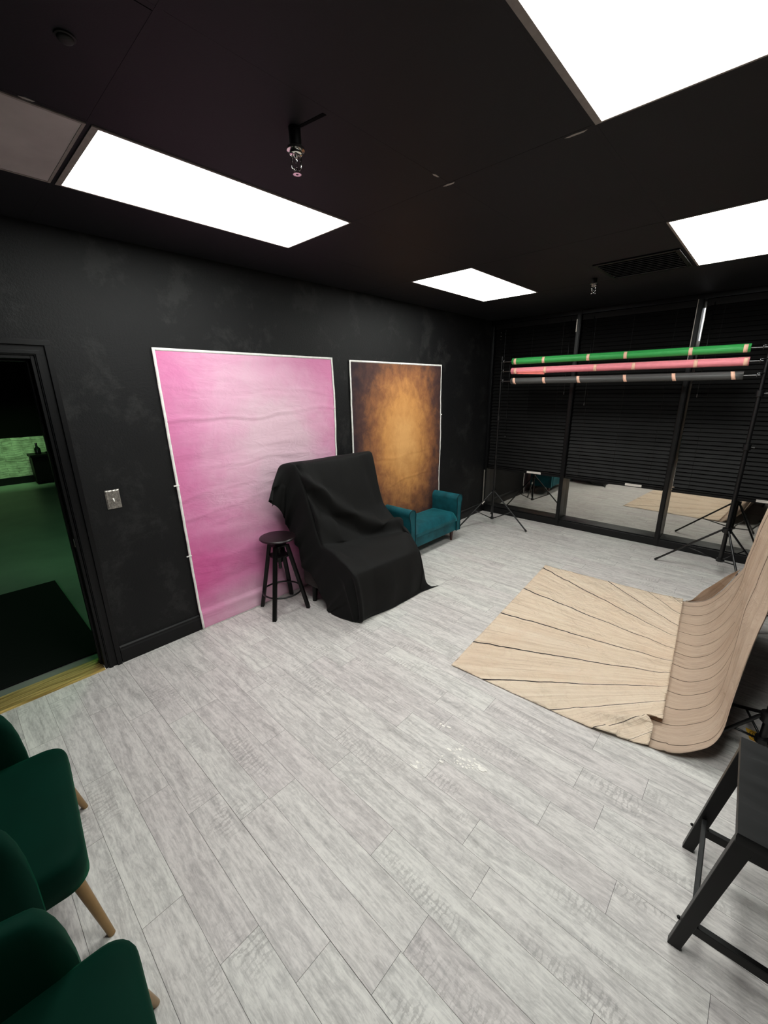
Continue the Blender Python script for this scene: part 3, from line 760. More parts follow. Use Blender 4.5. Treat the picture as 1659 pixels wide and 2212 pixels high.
for nm, x, dirn in (('l', XL, 1), ('r', XRT, -1)):
    for z in rz:
        g = G(); g.cyl((x+0.0, YS-0.012, z+0.016), (x+dirn*0.05, YS-0.03, z+0.016), 0.005, seg=8)
        g.tube([(x+dirn*0.045, YS-0.03, z+0.03), (x+dirn*0.045, YS-0.042, z+0.012), (x+dirn*0.045, YS-0.042, z-0.008), (x+dirn*0.045, YS-0.024, z-0.014), (x+dirn*0.045, YS-0.014, z-0.004)], 0.004, 8)
        g.build('roll_hook', M['dark_metal'], tl if nm == 'l' else tr, smooth=True)
roll_def = [
    ('green', 'green', [0.664, 1.009, 1.494, 1.852, 2.394, 2.786], 0.625, 2.822, M['green_paper'], 'long green seamless paper roll, topmost of the three', 0.037),
    ('pink', 'pink', [0.675, 1.038, 1.579, 1.94, 2.45, 2.806], 0.622, 2.830, M['pink_paper'], 'long pink seamless paper roll, between the green and grey rolls', 0.037),
    ('grey', 'charcoal grey', [0.67, 1.036, 1.419, 1.877, 2.298, 2.74], 0.625, 2.812, M['grey_paper'], 'long charcoal grey seamless paper roll, lowest of the three', 0.036)]
YRo = YS-0.036
for (k, cname, tapes, xa, xb, mat, lab, r), z in zip(roll_def, rz):
    t = thing('paper_roll', ((xa+xb)/2, YRo, z), lab, 'paper roll', group='paper rolls on the light stands')
    g = G(); seg = 36
    pr_ = []
    for ax, rad in ((xa, r*0.62), (xa, r), (xb, r), (xb, r*0.62)):
        pr_.append([(ax, YRo+rad*math.cos(2*PI*q/seg), z+rad*math.sin(2*PI*q/seg)) for q in range(seg)])
    g.grid(pr_, closed_u=True)
    # outer wrap edge: a thin ledge along the roll
    e = G(); rows = []
    for i in range(41):
        x = xa+0.0+(xb-xa)*i/40; a0 = math.radians(205+3*math.sin(i*0.35))
        rows.append([(x, YRo+(r+0.0015)*math.cos(a0+da), z+(r+0.0015)*math.sin(a0+da)) for da in (-0.9, -0.6, -0.3, 0, 0.03)])
    e.grid(rows)
    body = g.build('paper', mat, t, smooth=True, autos=40)
    e.build('paper_edge', mat, body, smooth=True, solid=0.001)
    core = G(); core.grid([[(ax, YRo+rr_*math.cos(2*PI*q/24), z+rr_*math.sin(2*PI*q/24)) for q in range(24)] for ax, rr_ in ((xa+0.001, r*0.63), (xa+0.001, 0.008), (xb-0.001, 0.008), (xb-0.001, r*0.63))], closed_u=True); core.build('core_tube', simple('cardboard_core', (150, 118, 84), 0.8), t)
    for i, x in enumerate(tapes):
        sk = -0.010 if k == 'grey' else 0.0
        g = G(); rows = []
        for q in range(13):
            an = math.radians(130+115*q/12) if k != 'grey' else math.radians(112+135*q/12)
            xo = sk*(q/12-0.5)*2*-1
            rows.append([(x-0.013+xo, YRo+(r+0.0028)*math.cos(an), z+(r+0.0028)*math.sin(an)), (x+0.017+xo, YRo+(r+0.0028)*math.cos(an), z+(r+0.0028)*math.sin(an))])
        g.grid(rows); g.build('tape_strip', M['tape'], t, smooth=True, solid=0.0006)
    if k == 'pink':   # loose corner of the sheet
        g = G(); rows = []
        for i in range(13):
            x = 0.70+0.335*i/12; drop = 0.014*(i/12)**1.2+0.004
            rows.append([(x, YRo+(r+0.002)*math.cos(a0), z+(r+0.002)*math.sin(a0)) for a0 in (math.radians(190), math.radians(215), math.radians(240))]+[(x, YRo-0.026, z-r*0.90-drop)])
        g.grid(rows); o = g.build('loose_flap', M['coral_paper'], t, smooth=True, solid=0.001); o['label'] = 'loose coral flap of the sheet'
    # rod through the roll
    rod = G(); x0 = XL+0.03; x1 = XRT-0.025+(0.055 if k == 'green' else 0)
    rod.cyl((x0, YRo, z), (x1, YRo, z), 0.0062, seg=10)
    rod.build('hanging_rod', M['dark_metal'], t, smooth=True, autos=40)

# ------------------------------------------------------------------ wood plank backdrop on floor
F = Vector((3.42, 3.18)); SP = 0.31
nu, nv = 110, 160
def flat_pt(s_, t_):
    # s along x (0 left .. 1 seam), t along y (0 near .. 1 far)
    near = Vector((1.762, 2.068)).lerp(Vector((2.68, 2.125)), min(1, s_/0.8)) if s_ < 0.8 else Vector((2.68, 2.125)).lerp(Vector((2.912, 2.192)), (s_-0.8)/0.2)
    far = Vector((1.577, 4.125)).lerp(Vector((2.785, 4.173)), s_)
    p = near.lerp(far, t_)
    sx_ = 2.785+(2.932-2.785)*(1-(p.y-2.409)/(4.173-2.409)) if p.y > 2.409 else 2.912
    if s_ > 0.8: p.x += (sx_-near.lerp(far, t_).x)*0 if s_ < 1 else 0
    # straighten the right edge toward the measured seam
    base = (2.912 if t_ == 0 else near.lerp(far, t_).x)
    right = Vector((2.912, 2.192)).lerp(Vector((2.785, 4.173)), t_)
    corr = (sx_-right.x) if p.y > 2.409 else (-0.045*max(0, 1-abs(p.y-2.39)/0.03) if p.y > 2.36 else 0)
    p.x += corr*max(0, (s_-0.75)/0.25)**1.5
    z = 0.0035+0.004*max(0, fbm((p.x*3.5, p.y*3.5, 2.2), 1, 4))+0.006*(0.5-abs(fbm((p.x*3.1+1.3, p.y*3.7, 9.1), 1, 3)))**2*4*0.5+0.004*abs(fbm((p.x*8, p.y*6, 9.1), 1, 3))
    # lifted fold near the near right corner
    dx = p.x-2.72; fold = math.exp(-((p.y-(2.20+0.25*max(0, min(1, (p.x-2.55)/0.4))**1.3))/0.035)**2)*max(0, min(1, (p.x-2.50)/0.15))
    z += 0.030*fold
    z += 0.006*max(0, min(1, (p.x-2.55)/0.15))
    z += 0.012*max(0, (s_-0.96)/0.04)*(0.7+0.3*math.sin(t_*23))
    if t_ < 0.03 and 0.78 < s_ < 0.88: z += 0.012
    return Vector((p.x, p.y, z))
rows = [[flat_pt(i/nu, j/nv) for i in range(nu+1)] for j in range(nv+1)]
uv = []
for r_ in rows:
    for p in r_:
        tt = (p.y-F.y)/(F.x-p.x)
        uv.append(((tt+0.15)/SP+40, p.x*1.0))
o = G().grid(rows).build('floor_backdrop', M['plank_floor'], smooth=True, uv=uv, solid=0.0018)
tag(o, 'pale tan wood plank print cloth lying flat on the grey floor', 'backdrop')
# hanging piece
nearP = [(2.70, 2.20, 0.0022), (2.91, 2.20, 0.0022), (3.00, 2.21, 0.030), (3.089, 2.25, 0.087), (3.139, 2.28, 0.137), (3.163, 2.33, 0.204), (3.166, 2.40, 0.325), (3.172, 2.48, 0.479), (3.184, 2.55, 0.642), (3.204, 2.60, 0.76), (3.214, 2.65, 0.873), (3.25, 2.72, 1.2), (3.30, 2.80, 1.6), (3.345, 2.86, 2.0)]
farP = [(2.64, 4.16, 0.0022), (2.80, 4.165, 0.0022), (2.90, 4.13, 0.050), (2.965, 4.11, 0.110), (3.01, 4.09, 0.19), (3.045, 4.06, 0.27), (3.085, 4.03, 0.39), (3.119, 3.97, 0.512), (3.135, 3.94, 0.66), (3.15, 3.92, 0.80), (3.163, 3.90, 0.95), (3.21, 3.85, 1.25), (3.28, 3.80, 1.62), (3.345, 3.76, 2.0)]
midP = [(2.66, 3.18, 0.0022), (2.86, 3.18, 0.0022), (2.955, 3.18, 0.006), (3.02, 3.18, 0.035), (3.075, 3.18, 0.09), (3.115, 3.19, 0.17), (3.145, 3.2, 0.29), (3.165, 3.22, 0.45), (3.175, 3.24, 0.62), (3.19, 3.26, 0.77), (3.20, 3.27, 0.90), (3.24, 3.28, 1.22), (3.30, 3.30, 1.61), (3.36, 3.31, 2.0)]
def cr(pts, t_):
    n = len(pts)-1; x = t_*n; i = min(int(x), n-1); f = x-i
    p0, p1, p2, p3 = [Vector(pts[max(0, min(n, k))]) for k in (i-1, i, i+1, i+2)]
    return 0.5*((2*p1)+(p2-p0)*f+(2*p0-5*p1+4*p2-p3)*f*f+(3*p1-p0-3*p2+p3)*f**3)
rows = []; uv = []
nu, nv = 84, 90
for j in range(nv+1):
    t_ = j/nv; a, m_, b = cr(nearP, t_), cr(midP, t_), cr(farP, t_)
    row = []
    for i in range(nu+1):
        s_ = i/nu
        # quadratic through near, mid, far
        p = a*((1-s_)*(1-2*s_))+m_*(4*s_*(1-s_))+b*(s_*(2*s_-1))
        ylin = a.y+(b.y-a.y)*s_
        p.y = 0.4*p.y+0.6*ylin
        up = max(0, min(1, (p.z-0.05)/0.6))
        rip = 0.022*up*math.sin(s_*21+0.6*math.sin(t_*4))+0.012*up*math.sin(s_*43+1.3)
        p.x += rip
        if s_ < 0.16 and 0.02 < p.z:
            k_ = max(0, min(1, (0.085-s_)/0.012)); p.z -= 0.018*k_*min(1, p.z/0.05); p.x += 0.010*k_*min(1, p.z/0.05)
        p.z = max(p.z, 0.0022)
        # far edge turned up
        row.append(p)
        uv.append(((2.2+1.97*s_-3.18)/0.165+0.55+20, t_*3.2))
    rows.append(row)
hb = thing('hanging_backdrop', (3.0, 3.2, 0), 'beige wood plank print cloth hanging from its stand and sweeping onto the floor', 'backdrop')
G().grid(rows).build('printed_cloth', M['plank_hang_shaded'], hb, smooth=True, uv=uv, solid=0.0018)
# turned back far hem
g = G(); R2 = []
for j in range(0, 70):
    t_ = 0.08+0.42*j/69; p = cr(farP, t_); w = 0.11*math.sin(PI*j/69)**0.8
    R2.append([p+Vector((0, 0.002, 0.003)), p+Vector((-0.45*w, 0.015+0.25*w, 0.004-0.05*w)), p+Vector((-0.95*w, 0.01+0.10*w, max(0.004-p.z+0.002, -0.25*w)))])
g.grid(R2); g.build('turned_hem', M['plank_hang_shaded'], hb, smooth=True, solid=0.0015, uv=[(20.3+0.25*i, j*0.02) for j in range(70) for i in range(3)])
# its stands and crossbar
bs1 = tripod_stand('backdrop_stand', 'black low tripod of the backdrop stand beside the foreground stool', 3.335, 2.515, 0.235, [(3.135, 2.478), (3.20, 2.86), (3.62, 2.30)], 2.028, 0.017, 0.10, (0.9, 1.4), 'stands of the plank backdrop')
bs2 = tripod_stand('backdrop_stand', 'black backdrop stand at the far side of the hanging plank cloth', 3.40, 4.12, 0.30, [(3.13, 4.36), (3.20, 3.86), (3.75, 4.15)], 2.028, 0.017, 0.10, (0.9, 1.4), 'stands of the plank backdrop')
t = thing('crossbar', (3.36, 3.3, 2.02), 'black crossbar holding up the hanging plank cloth', 'crossbar')
G().tube([(3.335, 2.515, 2.045), (3.365, 3.3, 2.04), (3.40, 4.12, 2.045)], 0.014, 12).build('bar', M['black_metal'], t, smooth=True)
for y in (2.9, 3.7):
    G().bb((3.325, y-0.02, 2.0), (3.385, y+0.02, 2.07)).build('spring_clamp', M['rubber'], t, bevel=0.006)
# yellow tag
t = thing('yellow_tag', (3.312, 2.66, 0), 'small yellow tag with black oval mark on the floor under the backdrop stand', 'tag')
G().add([(3.279, 2.700, 0.0006), (3.300, 2.618, 0.0006), (3.345, 2.612, 0.0006), (3.325, 2.698, 0.0006), (3.279, 2.700, 0.004), (3.300, 2.618, 0.004), (3.345, 2.612, 0.004), (3.325, 2.698, 0.004)],
        [(0, 1, 2, 3), (7, 6, 5, 4), (0, 4, 5, 1), (1, 5, 6, 2), (2, 6, 7, 3), (3, 7, 4, 0)]).build('card', M['yellow_tag'], t)
g = G(); g.tube([(3.312+0.0125*math.cos(a)+0.006*math.sin(a)*-1, 2.657+0.030*math.sin(a), 0.0042) for a in [2*PI*k/28 for k in range(28)]], 0.0013, 6, closed=True)
g.tube([(3.309, 2.674, 0.0042), (3.312, 2.657, 0.0042), (3.315, 2.640, 0.0042)], 0.0014, 6)
o = g.build('oval_mark', M['black_ink'], t); o['label'] = 'black oval outline with a centre stroke'

# ------------------------------------------------------------------ teal bench
bx0, bx1, by0, by1 = 0.075, 0.43, 3.235, 4.225
t = thing('upholstered_bench', ((bx0+bx1)/2, (by0+by1)/2, 0), 'teal velvet bench with rolled arms against the wall before the brown backdrop', 'bench')
G().bb((bx0, by0+0.05, 0.135), (bx1, by1-0.05, 0.265)).build('seat_base', M['velvet_teal'], t, bevel=0.012, seg=3)
g = G(); rows = []
for j in range(25):
    v = j/24; rows.append([])
    for i in range(13):
        u = i/12
        ex = min(1, min(u, 1-u)*7); ey = min(1, min(v, 1-v)*13)
        z = 0.30+0.085*(1-(1-ex)**2)**0.5*(1-(1-ey)**2)**0.5+0.012*math.sin(PI*u)*math.sin(PI*v)
        rows[-1].append((bx0+0.005+(bx1-bx0+0.01)*u, by0+0.088+(by1-by0-0.176)*v, z))
g.grid(rows)
m_, n_ = 25, 13
ring = [rows[0][i] for i in range(n_)]+[rows[j][n_-1] for j in range(1, m_)]+[rows[m_-1][i] for i in range(n_-2, -1, -1)]+[rows[j][0] for j in range(m_-2, 0, -1)]
g.grid([[(p[0], p[1], 0.262) for p in ring], ring], closed_u=True)
g.build('seat_cushion', M['velvet_teal'], t, smooth=True)
def arm_profile(out):   # (y offset from inner face outward, z): scroll arm
    pts = [(0.0, 0.135), (0.0, 0.48), (-0.006, 0.53)]
    for k in range(13):
        a = math.radians(170-k*17); pts.append((0.050+0.055*math.cos(a), 0.535+0.055*math.sin(a)))
    pts += [(0.088, 0.47), (0.078, 0.40), (0.075, 0.30), (0.075, 0.135)]
    return pts
for s_, yi in ((-1, by0+0.088), (1, by1-0.088)):
    pf = [(yi+s_*a, z) for a, z in arm_profile(1)]
    g = G(); n = len(pf)
    g.grid([[(x, y, z) for y, z in pf] for x in (bx0-0.005, bx0+0.01, bx1-0.005, bx1+0.012)], closed_u=True)
    g.add([(bx1+0.012, y, z) for y, z in pf], [tuple(range(n))]); g.add([(bx0-0.005, y, z) for y, z in pf], [tuple(range(n))])
    arm = g.build('rolled_arm', M['velvet_teal'], t, smooth=True, autos=35)
    G().tube([(bx1+0.014, y, z) for y, z in pf], 0.0048, 8).build('piping', M['teal_piping'], arm, smooth=True)
for x in (bx0+0.04, bx1-0.055):
    for y in (by0+0.095, by1-0.095):
        G().lathe([(0.012, 0.0), (0.013, 0.01), (0.026, 0.115), (0.030, 0.125), (0.030, 0.14)], (x, y, 0), 16).build('leg', M['dark_leg'], t, smooth=True, autos=40)

# ------------------------------------------------------------------ armchair under the black cloth
t = thing('armchair', (0.5, 2.42, 0), 'dark armchair hidden under the black cloth, only a foot and a grey edge showing', 'armchair')
G().bb((0.16, 2.02, 0.13), (0.84, 2.80, 0.36)).build('seat', M['grey_upholstery'], t, bevel=0.04, seg=3)
R = Matrix.Rotation(-0.13, 3, 'Y')
G().box((0.245, 2.40, 0.70), (0.12, 0.82, 0.98), R).build('backrest', M['grey_upholstery'], t, bevel=0.04, seg=3)
for y in (2.0, 2.80): G().bb((0.22, y-0.02, 0.15), (0.62, y+0.06, 0.50)).build('armrest', M['grey_upholstery'], t, bevel=0.03, seg=3)
for x, y in [(0.34, 2.02), (0.34, 2.80), (0.78, 2.06), (0.78, 2.74)]:
    G().cyl((x, y, 0.18), (x+(0.02 if x > .5 else -0.02), y, 0.0), 0.026, 0.02, 12).build('leg', M['black_wood'], t, smooth=True, autos=40)

rowsL = [(0.085, 1.93, 0.93), (0.13, 1.90, 1.225), (0.265, 1.955, 1.243), (0.34, 1.99, 1.03), (0.41, 2.01, 0.79), (0.50, 2.01, 0.59), (0.66, 2.01, 0.545), (0.885, 2.00, 0.425), (0.915, 2.02, 0.225), (0.915, 2.03, 0.045), (0.885, 2.02, 0.007)]
rowsR = [(0.085, 2.88, 0.85), (0.14, 2.93, 1.205), (0.25, 2.865, 1.228), (0.305, 2.87, 0.98), (0.375, 2.88, 0.755), (0.52, 2.885, 0.615), (0.70, 2.875, 0.54), (0.905, 2.80, 0.395), (0.945, 2.80, 0.215), (0.945, 2.77, 0.045), (0.955, 2.78, 0.007)]
rowsC = [(0.08, 2.42, 0.80), (0.13, 2.42, 1.222), (0.275, 2.42, 1.232), (0.35, 2.42, 1.02), (0.425, 2.44, 0.75), (0.53, 2.46, 0.525), (0.70, 2.46, 0.475), (0.905, 2.42, 0.425), (0.945, 2.42, 0.22), (0.945, 2.40, 0.045), (0.948, 2.40, 0.007)]
hemL = [(0.10, 1.83, 0.88), (0.215, 1.722, 0.985), (0.145, 1.86, 0.84), (0.125, 1.935, 0.655), (0.235, 1.935, 0.53), (0.285, 1.94, 0.355), (0.47, 1.94, 0.255), (0.565, 1.962, 0.030), (0.60, 1.965, 0.006), (0.72, 1.965, 0.006), (0.83, 1.995, 0.006)]
hemR = [(0.10, 2.96, 0.72), (0.14, 3.0, 0.80), (0.22, 2.97, 0.72), (0.30, 2.96, 0.52), (0.38, 2.96, 0.36), (0.52, 2.96, 0.22), (0.66, 2.95, 0.09), (0.80, 2.93, 0.02), (0.905, 2.90, 0.012), (0.965, 2.93, 0.008), (1.0, 2.985, 0.006)]
ctrl = []
for r_ in range(11):
    L, C_, Rr, hl, hr = [Vector(q[r_]) for q in (rowsL, rowsC, rowsR, hemL, hemR)]
    row = [hl]
    for f in (0.35, 0.72):
        q = hl.lerp(L, f); q.y = hl.y*(1-f)+L.y*f - (0.018 if r_ < 7 else 0.006)
        row.append(q)
    row.append(L)
    q = L.lerp(C_, 0.45); q.z = L.z*0.35+C_.z*0.65; row.append(q)
    row.append(C_)
    q = C_.lerp(Rr, 0.55); q.z = C_.z*0.65+Rr.z*0.35; row.append(q)
    row.append(Rr)
    for f in (0.4, 1.0):
        q = Rr.lerp(hr, f); q.y += 0.0 if f == 1 else 0.012; row.append(q)
    ctrl.append(row)
TEN = 0.26
def crv(P, t_):
    n = len(P)-1; x = max(0, min(n, t_)); i = min(int(x), n-1); f = x-i
    p0, p1, p2, p3 = P[max(0, i-1)], P[i], P[i+1], P[min(n, i+2)]
    # mild tension keeps the cloth close to the controls
    m1 = (p2-p0)*TEN; m2 = (p3-p1)*TEN
    f2, f3 = f*f, f*f*f
    return p1*(2*f3-3*f2+1)+m1*(f3-2*f2+f)+p2*(3*f2-2*f3)+m2*(f3-f2)
SUBD = 14
fine = []
for a in range(10*SUBD+1):
    rr = a/SUBD
    colpts = [crv([ctrl[r_][c] for r_ in range(11)], rr) for c in range(10)]
    fine.append([crv(colpts, b/SUBD) for b in range(9*SUBD+1)])
na, nb = len(fine), len(fine[0])
def nrm(a, b):
    du = fine[min(a+1, na-1)][b]-fine[max(a-1, 0)][b]; dv = fine[a][min(b+1, nb-1)]-fine[a][max(b-1, 0)]
    n = dv.cross(du)
    if n.length < 1e-9: return Vector((1, 0, 0))
    n.normalize()
    if n.dot(fine[a][b]-Vector((0.35, 2.42, 0.3))) < 0: n = -n
    return n
disp = []
for a in range(na):
    rr = a/SUBD; row = []
    for b in range(nb):
        cc = b/SUBD; p = fine[a][b]; n = nrm(a, b); h = 0.0
        if cc < 3:      # side hang: folds running down from the edge
            k = (3-cc)/3*(1.0 if rr < 2.6 else 0.45)
            h += k*(0.020*math.sin(rr*5.2+0.8)+0.012*math.sin(rr*9.7+2.0))*min(1, max(0, (8.5-rr)))
        if 3 <= cc <= 7:
            f = (cc-3)/4
            if 2 < rr < 8:  # long diagonal sweep from the top left corner to the right of the seat
                d_ = rr-(2.3+3.0*f**0.8)
                w = min(1, (rr-2)/0.6)*min(1, (8-rr)/1.5)
                h += w*(0.048*math.exp(-((d_-0.10)/0.26)**2)-0.036*math.exp(-((d_-0.62)/0.26)**2)+0.018*math.exp(-((d_-1.5)/0.4)**2)*(1-f))
                h += w*0.016*math.exp(-((f-(0.10+0.05*(rr-2)))/0.06)**2)*(1 if rr < 5 else 0.4)
                h -= w*0.010*math.exp(-((f-(0.86+0.03*(rr-3)))/0.05)**2)
            if rr > 6.6:    # vertical falls on the front
                w = min(1, (rr-6.6)/1.2)
                h += w*0.010*math.sin(f*17+1.0)*(0.4+f*0.2)
        if rr < 9.6: h += 0.003*fbm((p.x*5, p.y*5, p.z*5), 1, 2)
        if 1.6 < rr < 5.2:      # sharp fold falling from the top corner
            h -= 0.024*math.exp(-((cc-(3.10-0.10*(rr-2)))/0.10)**2)*min(1, (rr-1.6)/0.5)*min(1, (5.2-rr)/0.8)
            h += 0.014*math.exp(-((cc-(3.34-0.10*(rr-2)))/0.12)**2)*min(1, (rr-1.6)/0.5)*min(1, (5.2-rr)/0.8)
        if rr > 6.4:            # seat corner fold and a second fall beside it
            w = min(1, (rr-6.4)/0.8)
            h += w*(0.020*math.exp(-((cc-3.0)/0.13)**2)-0.016*math.exp(-((cc-2.62)/0.16)**2)+0.016*math.exp(-((cc-2.05)/0.2)**2))
        if 4.2 < rr < 7:        # pocket at the armrest
            h -= 0.022*math.exp(-((cc-3.55)/0.22)**2-((rr-5.9)/0.5)**2)
        if rr > 9.2: h *= max(0, (10-rr)/0.8)
        q = p+n*h
        q.z = max(q.z, 0.005)
        row.append(q)
    disp.append(row)
o = G().grid(disp).build('drape_cloth', M['black_cloth'], smooth=True, solid=0.003)
tag(o, 'black cloth draped over the armchair, reaching the floor in front of the pink backdrop', 'cloth')

# ------------------------------------------------------------------ round bar stool
sx_, sy_ = 0.203, 1.768
t = thing('bar_stool', (sx_, sy_, 0), 'black round swivel bar stool with plum seat beside the draped chair', 'stool')
G().lathe([(0.0, 0.634), (0.12, 0.634), (0.143, 0.640), (0.150, 0.648), (0.147, 0.657), (0.138, 0.661), (0.0, 0.658)], (sx_, sy_, 0), 40).build('seat', M['seat_brown'], t, smooth=True, autos=50)
g = G(); g.cyl((sx_, sy_, 0.37), (sx_, sy_, 0.636), 0.013, seg=16)
for k in range(14): g.lathe([(0.0128, 0), (0.0155, 0.003), (0.0128, 0.006)], (sx_, sy_, 0.375+k*0.017), 12)
g.lathe([(0.03, 0.628), (0.05, 0.634)], (sx_, sy_, 0), 16)
g.build('screw_post', M['black_metal'], t, smooth=True, autos=40)
def square_plate(z, r, th):
    g = G(); pts = []
    for k in range(16):
        an = 2*PI*k/16+math.radians(43); rr = r*(1.0 if k % 4 in (0,) else (0.93 if k % 4 != 2 else 0.80))
        pts.append((sx_+rr*math.cos(an), sy_+rr*math.sin(an)))
    g.add([(x, y, z) for x, y in pts]+[(x, y, z+th) for x, y in pts], [tuple(range(15, -1, -1)), tuple(range(16, 32))]+[(i, (i+1) % 16, 16+(i+1) % 16, 16+i) for i in range(16)])
    return g
square_plate(0.575, 0.072, 0.014).lathe([(0.03, 0.589), (0.03, 0.604), (0.02, 0.606)], (sx_, sy_, 0), 16).build('upper_hub', M['black_wood'], t, bevel=0.002)
square_plate(0.485, 0.090, 0.014).lathe([(0.026, 0.43), (0.03, 0.485)], (sx_, sy_, 0), 16).build('lower_hub', M['black_wood'], t, bevel=0.002)
feet = [(0.056, 1.646), (0.352, 1.577), (0.384, 1.900), (0.062, 1.950)]
for fx, fy in feet:
    d_ = Vector((fx-sx_, fy-sy_, 0)).normalized(); n = Vector((-d_.y, d_.x, 0)); topc = Vector((sx_, sy_, 0.592))+d_*0.075; ft = Vector((fx, fy, 0))
    w, th = 0.0165, 0.0145
    bot = [ft-n*w-d_*th, ft+n*w-d_*th, ft+n*w+d_*th, ft-n*w+d_*th]; top = [topc-n*w-d_*th, topc+n*w-d_*th, topc+n*w+d_*th, topc-n*w+d_*th]
    G().hexa(bot, top).build('leg', M['black_wood'], t, bevel=0.003)
G().tube([(sx_+0.164*math.cos(a), sy_+0.164*math.sin(a), 0.165) for a in [2*PI*k/48 for k in range(48)]], 0.0075, 10, closed=True).build('foot_ring', M['black_metal'], t, smooth=True)

# ------------------------------------------------------------------ foreground wooden stool (bottom right)
t = thing('wooden_stool', (3.354, 1.539, 0), 'tall black wooden stool with rectangular seat at the bottom right corner', 'stool', rz=math.radians(2))
g = G(); rows = []
nx, ny = 16, 18
def seat_z(x, y): return 0.600-0.010*(1-(y/0.22)**2)*0.6-0.004*math.cos((x-0.02)/0.19*PI*0.5)
top = [[(-0.142+0.355*i/nx, -0.222+0.444*j/ny, seat_z(-0.142+0.355*i/nx, -0.222+0.444*j/ny)) for i in range(nx+1)] for j in range(ny+1)]
g.grid(top)
ring = [top[0][i] for i in range(nx+1)]+[top[j][nx] for j in range(1, ny+1)]+[top[ny][i] for i in range(nx-1, -1, -1)]+[top[j][0] for j in range(ny-1, 0, -1)]
ro = [(p[0]*1.012, p[1]*1.01, p[2]-0.008) for p in ring]; lo = [(p[0], p[1], 0.563) for p in ring]
g.grid([ring, ro, lo], closed_u=True); g.add(lo, [tuple(range(len(lo)))])
g.build('seat', M['worn_black'], t, smooth=True, autos=50)
def leg(xb, xt, y, nm='leg'):
    bot = [(xb-0.018, y-0.0125, 0), (xb+0.018, y-0.0125, 0), (xb+0.018, y+0.0125, 0), (xb-0.018, y+0.0125, 0)]
    top_ = [(xt-0.024, y-0.0125, 0.562), (xt+0.024, y-0.0125, 0.562), (xt+0.024, y+0.0125, 0.562), (xt-0.024, y+0.0125, 0.562)]
    return G().hexa(bot, top_).build(nm, M['black_wood'], t, bevel=0.002)
for y in (-0.195, 0.205):
    L1 = leg(-0.204, -0.117, y); leg(0.245, 0.185, y)
    G().bb((-0.175, y-0.010, 0.105), (0.222, y+0.010, 0.142)).build('side_stretcher', M['black_wood'], t, bevel=0.002)
    G().bb((-0.10, y-0.010, 0.505), (0.17, y+0.010, 0.555)).build('apron', M['black_wood'], t, bevel=0.002)
    G().lathe([(0.006, 0.0), (0.006, -0.006), (0.0, -0.010)], (-0.204-0.018+0.016, y, 0.125), 12, Matrix.Rotation(PI/2, 3, 'Y')).build('dowel', M['black_wood'], L1, smooth=True)
R = Matrix.Rotation(-0.12, 3, 'Y')
G().box((-0.176, 0.005, 0.172), (0.016, 0.374, 0.042), R).build('foot_rest', M['worn_black'], t, bevel=0.002)
G().box((0.212, 0.0025, 0.21), (0.016, 0.37, 0.042)).build('foot_rest', M['worn_black'], t, bevel=0.002)
G().bb((-0.112, -0.183, 0.505), (-0.096, 0.193, 0.56)).build('apron', M['black_wood'], t, bevel=0.002)

